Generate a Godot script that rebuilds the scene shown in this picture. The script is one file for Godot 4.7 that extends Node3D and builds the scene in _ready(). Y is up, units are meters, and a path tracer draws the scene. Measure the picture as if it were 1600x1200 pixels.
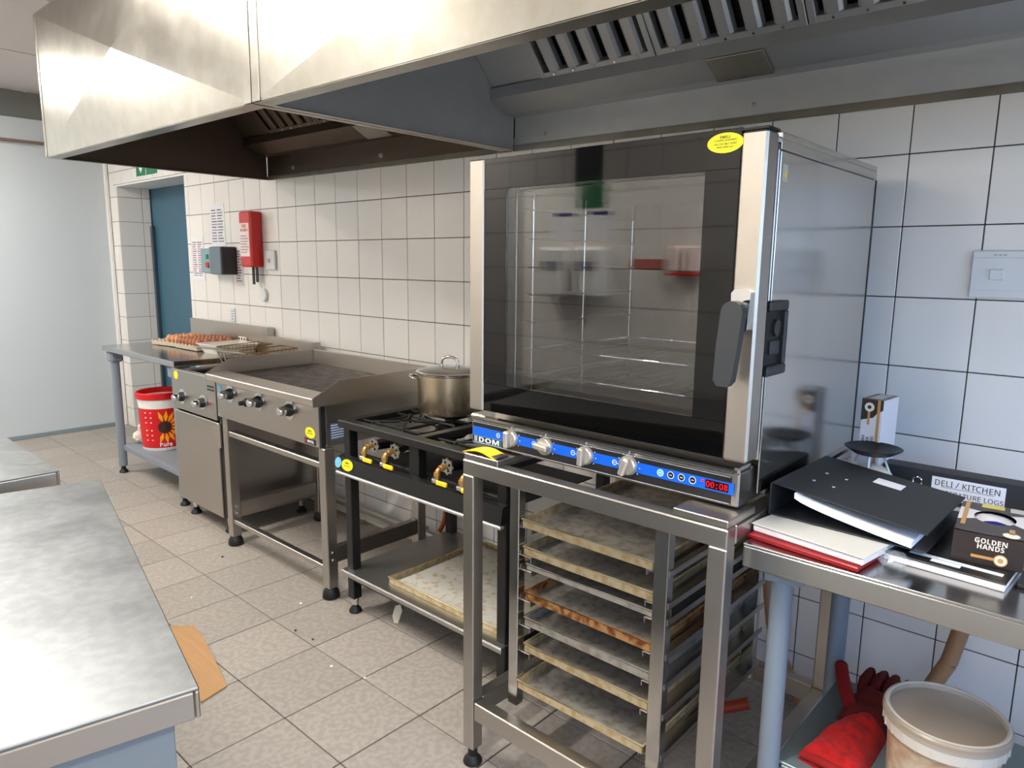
extends Node3D

# ---------------------------------------------------------------- mesh builder
class MB:
	var v := PackedVector3Array()
	var n := PackedVector3Array()
	func tri(a: Vector3, b: Vector3, c: Vector3) -> void:
		var k := (b - a).cross(c - a).normalized()
		v.append_array(PackedVector3Array([a, c, b]))
		n.append_array(PackedVector3Array([k, k, k]))
	func trin(a: Vector3, b: Vector3, c: Vector3, na: Vector3, nb: Vector3, nc: Vector3) -> void:
		v.append_array(PackedVector3Array([a, c, b]))
		n.append_array(PackedVector3Array([na, nc, nb]))
	func quad(a: Vector3, b: Vector3, c: Vector3, d: Vector3) -> MB:
		tri(a, b, c)
		tri(a, c, d)
		return self
	func quadn(a: Vector3, b: Vector3, c: Vector3, d: Vector3, na: Vector3, nb: Vector3, nc: Vector3, nd: Vector3) -> void:
		trin(a, b, c, na, nb, nc)
		trin(a, c, d, na, nc, nd)
	# box by its extents, chamfered by e
	func box(x0: float, x1: float, y0: float, y1: float, z0: float, z1: float, e := 0.0, t := Transform3D()) -> MB:
		var c := Vector3(x0 + x1, y0 + y1, z0 + z1) / 2
		var h := Vector3(absf(x1 - x0), absf(y1 - y0), absf(z1 - z0)) / 2
		e = minf(e, minf(h.x, minf(h.y, h.z)) * 0.6)
		var T := t * Transform3D(Basis(), c)
		var ax := [Vector3.RIGHT, Vector3.UP, Vector3.BACK]
		for i in 3:
			var u: Vector3 = ax[(i + 1) % 3]
			var w: Vector3 = ax[(i + 2) % 3]
			var hu := absf(h.dot(u)) - e
			var hw := absf(h.dot(w)) - e
			for s: float in [1.0, -1.0]:
				var o: Vector3 = ax[i] * absf(h.dot(ax[i])) * s
				var q := [o - u * hu - w * hw, o + u * hu - w * hw, o + u * hu + w * hw, o - u * hu + w * hw]
				if s < 0: q.reverse()
				quad(T * q[0], T * q[1], T * q[2], T * q[3])
		if e > 0:
			for i in 3:
				var a: Vector3 = ax[i]
				var u: Vector3 = ax[(i + 1) % 3]
				var w: Vector3 = ax[(i + 2) % 3]
				var la := absf(h.dot(a)) - e
				var lu := absf(h.dot(u))
				var lw := absf(h.dot(w))
				for s: float in [1.0, -1.0]:
					for r: float in [1.0, -1.0]:
						var p0 := u * s * lu + w * r * (lw - e)
						var p1 := u * s * (lu - e) + w * r * lw
						var q := [p0 - a * la, p0 + a * la, p1 + a * la, p1 - a * la]
						if ((q[1] - q[0]).cross(q[2] - q[0])).dot(p0 + p1) < 0: q.reverse()
						quad(T * q[0], T * q[1], T * q[2], T * q[3])
			for sx: float in [1.0, -1.0]:
				for sy: float in [1.0, -1.0]:
					for sz: float in [1.0, -1.0]:
						var p := Vector3(sx * h.x, sy * (h.y - e), sz * (h.z - e))
						var q := Vector3(sx * (h.x - e), sy * h.y, sz * (h.z - e))
						var r := Vector3(sx * (h.x - e), sy * (h.y - e), sz * h.z)
						if (q - p).cross(r - p).dot(p) < 0: tri(T * p, T * r, T * q)
						else: tri(T * p, T * q, T * r)
		return self
	# tapered cylinder between two points
	func cyl(a: Vector3, b: Vector3, r0: float, r1: float, seg := 16, caps := true) -> MB:
		var d := (b - a).normalized()
		var s := d.cross(Vector3.UP if absf(d.y) < 0.9 else Vector3.RIGHT).normalized()
		var t := s.cross(d)
		for i in seg:
			var p := TAU * i / seg
			var q := TAU * (i + 1) / seg
			var e := s * cos(p) - t * sin(p)
			var f := s * cos(q) - t * sin(q)
			quadn(a + e * r0, a + f * r0, b + f * r1, b + e * r1, e, f, f, e)
			if caps:
				tri(a, a + f * r0, a + e * r0)
				tri(b, b + e * r1, b + f * r1)
		return self
	# profile of (radius, height) points turned round the y axis; sharp between points further than 30 degrees apart
	func lathe(prof: Array, at := Vector3.ZERO, seg := 32, basis := Basis()) -> MB:
		for k in prof.size() - 1:
			var p: Vector2 = prof[k]
			var q: Vector2 = prof[k + 1]
			var dir := (q - p).normalized()
			var nm := Vector2(dir.y, -dir.x)
			var np := nm
			var nq := nm
			if k > 0:
				var dp: Vector2 = (p - prof[k - 1]).normalized()
				if dp.dot(dir) > 0.8: np = (nm + Vector2(dp.y, -dp.x)).normalized()
			if k < prof.size() - 2:
				var dq: Vector2 = (prof[k + 2] - q).normalized()
				if dq.dot(dir) > 0.8: nq = (nm + Vector2(dq.y, -dq.x)).normalized()
			for i in seg:
				var a := TAU * i / seg
				var b := TAU * (i + 1) / seg
				var ea := Vector3(cos(a), 0, -sin(a))
				var eb := Vector3(cos(b), 0, -sin(b))
				var A := at + basis * (ea * p.x + Vector3.UP * p.y)
				var Bb := at + basis * (eb * p.x + Vector3.UP * p.y)
				var Cc := at + basis * (eb * q.x + Vector3.UP * q.y)
				var D := at + basis * (ea * q.x + Vector3.UP * q.y)
				var n0 := basis * (ea * np.x + Vector3.UP * np.y)
				var n1 := basis * (eb * np.x + Vector3.UP * np.y)
				var n2 := basis * (eb * nq.x + Vector3.UP * nq.y)
				var n3 := basis * (ea * nq.x + Vector3.UP * nq.y)
				if p.x > 1e-6: trin(A, Bb, Cc, n0, n1, n2)
				if q.x > 1e-6: trin(A, Cc, D, n0, n2, n3)
		return self
	# round tube along points
	func tube(pts: Array, r: float, seg := 8, closed := false) -> MB:
		var m := pts.size()
		var rings := []
		var last := Vector3.ZERO
		for i in m:
			var p: Vector3 = pts[i]
			var a: Vector3 = pts[(i - 1 + m) % m] if (closed or i > 0) else p
			var b: Vector3 = pts[(i + 1) % m] if (closed or i < m - 1) else p
			var d := (b - a).normalized()
			var s := last
			if s == Vector3.ZERO: s = d.cross(Vector3.UP if absf(d.y) < 0.9 else Vector3.RIGHT)
			s = (s - d * s.dot(d)).normalized()
			last = s
			var t := s.cross(d)
			var ring := []
			for k in seg:
				var w := TAU * k / seg
				ring.append(s * cos(w) - t * sin(w))
			rings.append(ring)
		for i in (m if closed else m - 1):
			var j := (i + 1) % m
			for k in seg:
				var l := (k + 1) % seg
				quadn(pts[i] + rings[i][k] * r, pts[i] + rings[i][l] * r, pts[j] + rings[j][l] * r, pts[j] + rings[j][k] * r, rings[i][k], rings[i][l], rings[j][l], rings[j][k])
		if not closed:
			for k in seg:
				var l := (k + 1) % seg
				tri(pts[0], pts[0] + rings[0][l] * r, pts[0] + rings[0][k] * r)
				tri(pts[m - 1], pts[m - 1] + rings[m - 1][k] * r, pts[m - 1] + rings[m - 1][l] * r)
		return self
	# polygon in x, y pushed from z = 0 to depth, then placed by t
	func prism(poly: Array, depth: float, t := Transform3D()) -> MB:
		var pv := PackedVector2Array(poly)
		var area := 0.0
		for i in pv.size():
			area += pv[i].cross(pv[(i + 1) % pv.size()])
		if area < 0: pv.reverse()
		var ix := Geometry2D.triangulate_polygon(pv)
		for i in range(0, ix.size(), 3):
			var a := pv[ix[i]]
			var b := pv[ix[i + 1]]
			var c := pv[ix[i + 2]]
			if (b - a).cross(c - a) < 0:
				var w := b
				b = c
				c = w
			tri(t * Vector3(a.x, a.y, depth), t * Vector3(b.x, b.y, depth), t * Vector3(c.x, c.y, depth))
			tri(t * Vector3(a.x, a.y, 0), t * Vector3(c.x, c.y, 0), t * Vector3(b.x, b.y, 0))
		for i in pv.size():
			var a := pv[i]
			var b := pv[(i + 1) % pv.size()]
			quad(t * Vector3(a.x, a.y, 0), t * Vector3(b.x, b.y, 0), t * Vector3(b.x, b.y, depth), t * Vector3(a.x, a.y, depth))
		return self
	# thin upright sheet across x
	func quad_pane(x: float, y0: float, y1: float, z0: float, z1: float) -> MB:
		return box(x - 0.002, x + 0.002, y0, y1, z0, z1)
	func xf(t: Transform3D) -> MB:
		for i in v.size():
			v[i] = t * v[i]
			n[i] = (t.basis * n[i]).normalized()
		return self
	func mesh(m: Material) -> ArrayMesh:
		var a := []
		a.resize(Mesh.ARRAY_MAX)
		a[Mesh.ARRAY_VERTEX] = v
		a[Mesh.ARRAY_NORMAL] = n
		var am := ArrayMesh.new()
		am.add_surface_from_arrays(Mesh.PRIMITIVE_TRIANGLES, a)
		am.surface_set_material(0, m)
		return am

# ---------------------------------------------------------------- nodes
var used := {}
func numbered(s: String) -> String:
	if not used.has(s):
		used[s] = 0
		return s
	used[s] += 1
	return "%s_%03d" % [s, used[s]]
func thing(called: String, label: String, category: String, at := Vector3.ZERO, group := "", turn := 0.0) -> Node3D:
	var o := Node3D.new()
	o.name = numbered(called)
	add_child(o)
	o.position = at
	o.rotation.y = turn
	o.set_meta("label", label)
	o.set_meta("category", category)
	if group: o.set_meta("group", group)
	return o
# a mesh in world coordinates (or the parent's own with local) as a child of parent
func part(called: String, mb: MB, m: Material, parent: Node3D, local := false) -> MeshInstance3D:
	if not local and parent != self: mb.xf(parent.global_transform.affine_inverse())
	var o := MeshInstance3D.new()
	o.name = called
	o.mesh = mb.mesh(m)
	parent.add_child(o, true)
	return o
func struct(called: String, mb: MB, m: Material, label: String, category: String) -> MeshInstance3D:
	var o := part(called, mb, m, self)
	o.set_meta("kind", "structure")
	o.set_meta("label", label)
	o.set_meta("category", category)
	return o
func copy(o: Node3D, label: String, at: Vector3, turn := 0.0, group := "") -> Node3D:
	var c: Node3D = o.duplicate()
	c.name = numbered(String(o.name).rstrip("0123456789").trim_suffix("_"))
	add_child(c)
	c.position = at
	c.rotation.y = turn
	c.set_meta("label", label)
	if group: c.set_meta("group", group)
	return c
func inst(called: String, mesh: Mesh, parent: Node3D, at: Vector3) -> MeshInstance3D:
	var o := MeshInstance3D.new()
	o.name = called
	o.mesh = mesh
	parent.add_child(o, true)
	o.position = at
	return o
func bx(x0: float, x1: float, y0: float, y1: float, z0: float, z1: float, e := 0.002) -> MB:
	return MB.new().box(x0, x1, y0, y1, z0, z1, e)
# flat lettering; h = height of a capital in metres; at is its world place
func text(called: String, s: String, h: float, m: Material, parent: Node3D, at: Transform3D, font := "Droid Sans", bold := false) -> MeshInstance3D:
	var tm := TextMesh.new()
	var f := SystemFont.new()
	f.font_names = PackedStringArray([font])
	if bold: f.font_weight = 700
	tm.font = f
	tm.text = s
	tm.font_size = 48
	tm.pixel_size = h / 48.0 / 0.71
	tm.depth = 0.0006
	tm.curve_step = 4.0
	tm.material = m
	var o := MeshInstance3D.new()
	o.name = called
	o.mesh = tm
	parent.add_child(o, true)
	o.global_transform = at
	return o
func face(p: Vector3, right := Vector3.RIGHT, up := Vector3.UP) -> Transform3D:
	var r := right.normalized()
	var k := r.cross(up).normalized()
	return Transform3D(Basis(r, k.cross(r), k), p)

# ---------------------------------------------------------------- materials
var M := {}
func mat(called: String, c: Color, rough := 0.5, metal := 0.0, spec := 0.5) -> StandardMaterial3D:
	var m := StandardMaterial3D.new()
	m.resource_name = called
	m.albedo_color = c
	m.roughness = rough
	m.metallic = metal
	m.metallic_specular = spec
	M[called] = m
	return m
func ramp(img: Image, lo: Color, hi: Color, from := 0.0, to := 1.0) -> ImageTexture:
	var o := Image.create(img.get_width(), img.get_height(), false, Image.FORMAT_RGB8)
	for y in img.get_height():
		for x in img.get_width():
			var t := clampf((img.get_pixel(x, y).r - from) / (to - from), 0, 1)
			o.set_pixel(x, y, lo.lerp(hi, t))
	return ImageTexture.create_from_image(o)
func noise(sd: int, freq: float, oct := 4, size := 256) -> Image:
	var f := FastNoiseLite.new()
	f.seed = sd
	f.frequency = freq
	f.fractal_octaves = oct
	return f.get_seamless_image(size, size)
func streaks(sd: int, size := 256) -> Image:
	var o := Image.create(size, size, false, Image.FORMAT_RGB8)
	var r := RandomNumberGenerator.new()
	r.seed = sd
	for y in size:
		var base := r.randf()
		var k := base
		for x in size:
			if r.randf() < 0.03: k = clampf(base + r.randf_range(-0.4, 0.4), 0, 1)
			o.set_pixel(x, y, Color(k, k, k))
	return o
func tri_tex(m: StandardMaterial3D, scale: Vector3) -> void:
	m.uv1_triplanar = true
	m.uv1_world_triplanar = true
	m.uv1_scale = scale

func make_materials() -> void:
	var st := streaks(3)
	var clouds := noise(11, 0.012, 5)
	var fine := noise(21, 0.05, 4)
	var rough_st := ramp(st, Color(0.88, 0.88, 0.88), Color(1, 1, 1))
	var rough_cl := ramp(clouds, Color(0.86, 0.86, 0.86), Color(1, 1, 1), 0.25, 0.75)
	# brushed stainless
	for a in [["steel", Color(0.70, 0.68, 0.655), 0.36], ["steel_smooth", Color(0.74, 0.73, 0.71), 0.15], ["steel_door", Color(0.74, 0.71, 0.67), 0.42], ["steel_top", Color(0.60, 0.61, 0.615), 0.42], ["hood", Color(0.64, 0.63, 0.60), 0.34], ["hood_in", Color(0.76, 0.77, 0.78), 0.62], ["hood_in_brown", Color(0.42, 0.37, 0.33), 0.55], ["steel_shelf", Color(0.70, 0.70, 0.69), 0.42]]:
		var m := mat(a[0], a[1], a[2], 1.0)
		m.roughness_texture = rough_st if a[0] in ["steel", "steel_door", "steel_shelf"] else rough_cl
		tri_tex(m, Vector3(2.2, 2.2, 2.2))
	# scuffed worktops: scratched haze in both tone and gloss
	var sc := ramp(noise(31, 0.035, 6, 512), Color(0.94, 0.945, 0.95), Color(1, 1, 1), 0.3, 0.7)
	M.steel_top.albedo_texture = sc
	M.steel_top.uv1_scale = Vector3(1.4, 1.4, 1.4)
	var hd := ramp(noise(33, 0.02, 6, 512), Color(0.96, 0.95, 0.93), Color(1, 1, 1), 0.25, 0.7)
	M.hood.albedo_texture = hd
	M.hood.uv1_scale = Vector3(0.9, 0.9, 0.9)
	# baking trays: aluminium with baked-on fat
	for a in [["tray_gold", Color(0.80, 0.70, 0.52), Color(0.90, 0.84, 0.70)], ["tray_rust", Color(0.52, 0.30, 0.15), Color(0.85, 0.66, 0.44)], ["tray_plain", Color(0.66, 0.63, 0.585), Color(0.78, 0.765, 0.74)]]:
		var m := mat(a[0], Color(0.9, 0.89, 0.87), 0.42, 0.65)
		m.albedo_texture = ramp(noise(41 + a[0].length(), 0.03, 6, 512), a[1], a[2], 0.2, 0.6)
		tri_tex(m, Vector3(1.7, 1.7, 1.7))
	mat("chrome", Color(0.86, 0.86, 0.86), 0.08, 1.0)
	mat("pot", Color(0.84, 0.77, 0.66), 0.27, 1.0)
	mat("brass", Color(0.84, 0.66, 0.38), 0.32, 0.75)
	mat("zinc", Color(0.78, 0.78, 0.76), 0.42, 0.75)
	mat("griddle_plate", Color(0.30, 0.27, 0.25), 0.5, 0.9).albedo_texture = ramp(noise(51, 0.03, 5), Color(0.55, 0.5, 0.47), Color(1, 1, 1), 0.3, 0.6)
	tri_tex(M.griddle_plate, Vector3(1.7, 1.7, 1.7))
	mat("black", Color(0.055, 0.055, 0.06), 0.42)
	mat("iron", Color(0.09, 0.09, 0.09), 0.55, 0.4)
	mat("rubber", Color(0.035, 0.035, 0.035), 0.55)
	mat("black_glass", Color(0.012, 0.012, 0.014), 0.04, 0.0, 0.48)
	mat("dark_plastic", Color(0.12, 0.125, 0.13), 0.45)
	mat("grey_handle", Color(0.16, 0.17, 0.18), 0.5)
	mat("knob", Color(0.80, 0.77, 0.72), 0.35, 0.75)
	mat("paint_grey", Color(0.47, 0.51, 0.55), 0.38)
	mat("cabinet_grey", Color(0.50, 0.525, 0.535), 0.45)
	mat("blue_strip", Color(0.03, 0.36, 0.82), 0.35)
	mat("white", Color(0.9, 0.9, 0.89), 0.45)
	mat("paper", Color(0.88, 0.88, 0.90), 0.8)
	mat("ink", Color(0.22, 0.22, 0.26), 0.8)
	mat("ink_pale", Color(0.55, 0.55, 0.6), 0.8)
	mat("ink_red", Color(0.75, 0.25, 0.25), 0.8)
	mat("print_white", Color(0.88, 0.9, 0.92), 0.5)
	mat("yellow", Color(0.93, 0.90, 0.07), 0.4)
	mat("yellow_lever", Color(0.96, 0.83, 0.02), 0.35)
	mat("cyan", Color(0.42, 0.72, 0.88), 0.4)
	mat("red", Color(0.78, 0.06, 0.06), 0.32)
	mat("red_label", Color(0.94, 0.86, 0.84), 0.5)
	mat("switch_white", Color(0.84, 0.85, 0.86), 0.28)
	mat("box_grey", Color(0.40, 0.46, 0.50), 0.4)
	mat("box_pale", Color(0.50, 0.62, 0.66), 0.4)
	mat("green", Color(0.02, 0.48, 0.30), 0.4)
	mat("teal", Color(0.21, 0.38, 0.47), 0.3)
	mat("teal_dark", Color(0.20, 0.27, 0.31), 0.4)
	mat("grout", Color(0.25, 0.24, 0.23), 0.9)
	mat("wall_paint", Color(0.77, 0.80, 0.82), 0.6)
	mat("ceiling_paint", Color(0.80, 0.77, 0.77), 0.8)
	mat("upper_grey", Color(0.47, 0.48, 0.47), 0.7)
	mat("rail_brown", Color(0.50, 0.42, 0.36), 0.5)
	mat("skirting", Color(0.50, 0.55, 0.58), 0.5)
	mat("tile", Color(0.905, 0.89, 0.87), 0.13)
	mat("tile_b", Color(0.895, 0.885, 0.87), 0.16)
	mat("tile_c", Color(0.915, 0.90, 0.88), 0.11)
	var fl := ramp(fine, Color(0.93, 0.925, 0.92), Color(1, 1, 1), 0.3, 0.7)
	for a in [["floor_tile", Color(0.635, 0.605, 0.57)], ["floor_tile_b", Color(0.62, 0.592, 0.56)], ["floor_tile_c", Color(0.65, 0.62, 0.585)]]:
		var m := mat(a[0], a[1], 0.46)
		m.albedo_texture = fl
		tri_tex(m, Vector3(2.6, 2.6, 2.6))
	mat("floor_joint", Color(0.27, 0.235, 0.21), 0.9)
	var cb := mat("cardboard", Color(0.70, 0.54, 0.37), 0.85)
	cb.albedo_texture = ramp(st, Color(0.92, 0.91, 0.9), Color(1, 1, 1))
	tri_tex(cb, Vector3(3, 3, 3))
	var pulp := mat("egg_carton", Color(0.74, 0.68, 0.60), 0.95)
	pulp.albedo_texture = ramp(fine, Color(0.88, 0.88, 0.88), Color(1, 1, 1), 0.3, 0.7)
	tri_tex(pulp, Vector3(9, 9, 9))
	mat("egg", Color(0.80, 0.55, 0.37), 0.5)
	mat("egg_dark", Color(0.62, 0.38, 0.25), 0.5)
	mat("enamel", Color(0.86, 0.84, 0.79), 0.3)
	mat("fried", Color(0.55, 0.42, 0.26), 0.55, 0.6)
	mat("file_black", Color(0.13, 0.135, 0.145), 0.55)
	mat("cover_black", Color(0.10, 0.10, 0.105), 0.4)
	mat("page", Color(0.87, 0.84, 0.82), 0.8)
	mat("crimson", Color(0.52, 0.02, 0.06), 0.28)
	mat("aged", Color(0.76, 0.75, 0.72), 0.6)
	mat("box_brown", Color(0.18, 0.135, 0.115), 0.35)
	mat("box_white", Color(0.87, 0.85, 0.86), 0.4)
	mat("gold", Color(0.80, 0.60, 0.34), 0.35, 0.3)
	mat("cream", Color(0.93, 0.88, 0.80), 0.5)
	mat("glove_blue", Color(0.06, 0.10, 0.42), 0.5)
	var gl := mat("suede_red", Color(0.72, 0.045, 0.03), 0.95)
	gl.albedo_texture = ramp(noise(61, 0.03, 5), Color(0.8, 0.72, 0.72), Color(1, 1, 1), 0.2, 0.7)
	tri_tex(gl, Vector3(5, 5, 5))
	gl.rim_enabled = true
	gl.rim = 0.3
	mat("suede_dark", Color(0.36, 0.03, 0.03), 0.95)
	var tub := mat("tub_plastic", Color(0.80, 0.72, 0.63), 0.3)
	tub.subsurf_scatter_enabled = true
	tub.subsurf_scatter_strength = 0.3
	tub.albedo_texture = ramp(noise(63, 0.02, 4), Color(0.86, 0.76, 0.66), Color(1, 1, 1), 0.3, 0.6)
	tri_tex(tub, Vector3(3, 3, 3))
	var lid := mat("lid_plastic", Color(0.78, 0.71, 0.62), 0.3)
	lid.transparency = BaseMaterial3D.TRANSPARENCY_ALPHA
	lid.albedo_color.a = 0.62
	mat("hose_beige", Color(0.66, 0.50, 0.36), 0.6)
	mat("hose_orange", Color(0.66, 0.25, 0.12), 0.5)
	mat("sun_petal", Color(0.95, 0.66, 0.05), 0.4)
	mat("sun_heart", Color(0.22, 0.10, 0.06), 0.5)
	mat("bucket_red", Color(0.80, 0.04, 0.09), 0.35)
	var bag := mat("bag", Color(0.90, 0.88, 0.84), 0.4)
	bag.backlight_enabled = true
	bag.backlight = Color(0.3, 0.3, 0.28)
	var oi := mat("oven_in", Color(0.30, 0.22, 0.16), 0.38, 0.6)
	oi.albedo_texture = ramp(noise(71, 0.02, 5), Color(0.86, 0.8, 0.76), Color(1, 1, 1), 0.2, 0.7)
	tri_tex(oi, Vector3(2.4, 2.4, 2.4))
	var g := mat("pane", Color(0.02, 0.02, 0.02, 0.03), 0.01)
	g.transparency = BaseMaterial3D.TRANSPARENCY_ALPHA
	g.metallic_specular = 0.7
	var lg := mat("lid_glass", Color(0.9, 0.93, 0.95, 0.12), 0.03)
	lg.transparency = BaseMaterial3D.TRANSPARENCY_ALPHA
	var e := mat("display_red", Color(0.5, 0.0, 0.02), 0.4)
	e.emission_enabled = true
	e.emission = Color(1.0, 0.06, 0.1)
	e.emission_energy_multiplier = 1.3
	mat("display_dark", Color(0.20, 0.01, 0.03), 0.2)
	var lp := mat("lamp", Color(1, 1, 1), 0.4)
	lp.emission_enabled = true
	lp.emission = Color(1.0, 0.97, 0.90)
	lp.emission_energy_multiplier = 3.0
	mat("label_blue", Color(0.30, 0.40, 0.55), 0.5)
	var lp2 := mat("liner", Color(0.78, 0.77, 0.73), 0.55, 0.2)
	lp2.albedo_texture = ramp(noise(81, 0.018, 6, 512), Color(0.90, 0.82, 0.70), Color(1, 1, 1), 0.15, 0.42)
	tri_tex(lp2, Vector3(2.1, 2.1, 2.1))
	mat("yellow_print", Color(0.85, 0.78, 0.30), 0.4)
	mat("gold_dull", Color(0.62, 0.50, 0.40), 0.45)
	mat("suede_red2", Color(0.55, 0.035, 0.03), 0.95)
	mat("tub_collar", Color(0.84, 0.80, 0.74), 0.35)
	mat("ink_mid", Color(0.42, 0.42, 0.47), 0.8)
	mat("galv", Color(0.50, 0.55, 0.55), 0.4, 0.5)
	var sm := mat("steel_mirror", Color(0.72, 0.72, 0.71), 0.2, 1.0)
	sm.roughness_texture = rough_cl
	tri_tex(sm, Vector3(2.2, 2.2, 2.2))
	mat("sign_red", Color(0.74, 0.40, 0.37), 0.5)
	mat("poster_green", Color(0.06, 0.36, 0.22), 0.5)
	mat("lamp_body", Color(0.85, 0.85, 0.85), 0.5)

# ---------------------------------------------------------------- whole scene
func _ready() -> void:
	# camera, solved from the wall tiles of the photograph
	var cam := Camera3D.new()
	cam.name = "camera"
	cam.transform = Transform3D(Basis(Vector3(CAMR[0], CAMR[1], CAMR[2]), Vector3(CAMU[0], CAMU[1], CAMU[2]), Vector3(-CAMF[0], -CAMF[1], -CAMF[2])).orthonormalized(), Vector3(0, 1.4793, 2.3395))
	cam.fov = 57.03
	cam.near = 0.02
	add_child(cam)
	cam.current = true
	# sky outside the window, and exposure
	var we := WorldEnvironment.new()
	we.name = "environment"
	var env := Environment.new()
	env.background_mode = Environment.BG_SKY
	var sky := Sky.new()
	var sm := ProceduralSkyMaterial.new()
	sm.sky_top_color = Color(0.46, 0.66, 0.93)
	sm.sky_horizon_color = Color(0.68, 0.82, 0.98)
	sm.ground_horizon_color = Color(0.52, 0.57, 0.61)
	sm.ground_bottom_color = Color(0.42, 0.45, 0.48)
	sm.energy_multiplier = SKY
	sky.sky_material = sm
	env.sky = sky
	env.tonemap_mode = Environment.TONE_MAPPER_LINEAR
	env.tonemap_exposure = EXPOSURE
	env.sdfgi_enabled = true
	env.ssao_enabled = true
	env.ssil_enabled = true
	we.environment = env
	add_child(we)
	make_materials()
	ceiling_lamps()
	room()
	front_window()
	wall_tiles()
	floor_tiles()
	hood_pair()
	oven_stand()
	oven()
	baking_trays()
	boiling_table()
	stock_pot()
	griddle()
	fryer()
	far_table()
	side_table()
	side_table_items()
	shelf_items()
	work_tables()
	wall_items()
	opposite_wall_items()

const CAMR := [0.741821, 0.010889, -0.670509]
const CAMU := [-0.119671, 0.985968, -0.116387]
const CAMF := [-0.659833, -0.166579, -0.732715]
const SKY := 8.0
const EXPOSURE := 1.18
const LAMP := 5.6
const CEIL := 2.79
const XL := -6.85
const XR := 2.2
const ZF := 2.8

func ceiling_lamps() -> void:
	# fluorescent battens on the ceiling in front of the hood and by the end wall
	var where := [[Vector3(-5.9, CEIL, 2.05), 0.0, "white ceiling batten lamp near the teal door"], [Vector3(-3.2, CEIL, 2.08), 0.0, "white ceiling batten lamp above the long work table"], [Vector3(-0.9, CEIL, 2.08), 0.0, "white ceiling batten lamp in front of the oven"], [Vector3(1.2, CEIL, 1.5), 0.0, "white ceiling batten lamp near the window"]]
	for w in where:
		var t := thing("ceiling_lamp", w[2], "lamp", w[0], "ceiling lamps", w[1])
		part("housing", bx(-0.08, 0.08, -0.045, 0.0, -0.62, 0.62, 0.004), M.lamp_body, t, true)
		part("diffuser", bx(-0.065, 0.065, -0.062, -0.045, -0.60, 0.60, 0.006), M.lamp, t, true)
		var l := AreaLight3D.new()
		l.name = "lamp_light"
		l.area_size = Vector2(0.13, 1.2)
		l.light_color = Color(1.0, 0.982, 0.95)
		l.light_energy = LAMP
		l.area_range = 12.0
		l.shadow_enabled = true
		t.add_child(l)
		l.position = Vector3(0, -0.068, 0)
		l.rotation = Vector3(-PI / 2, 0, 0)

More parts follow.
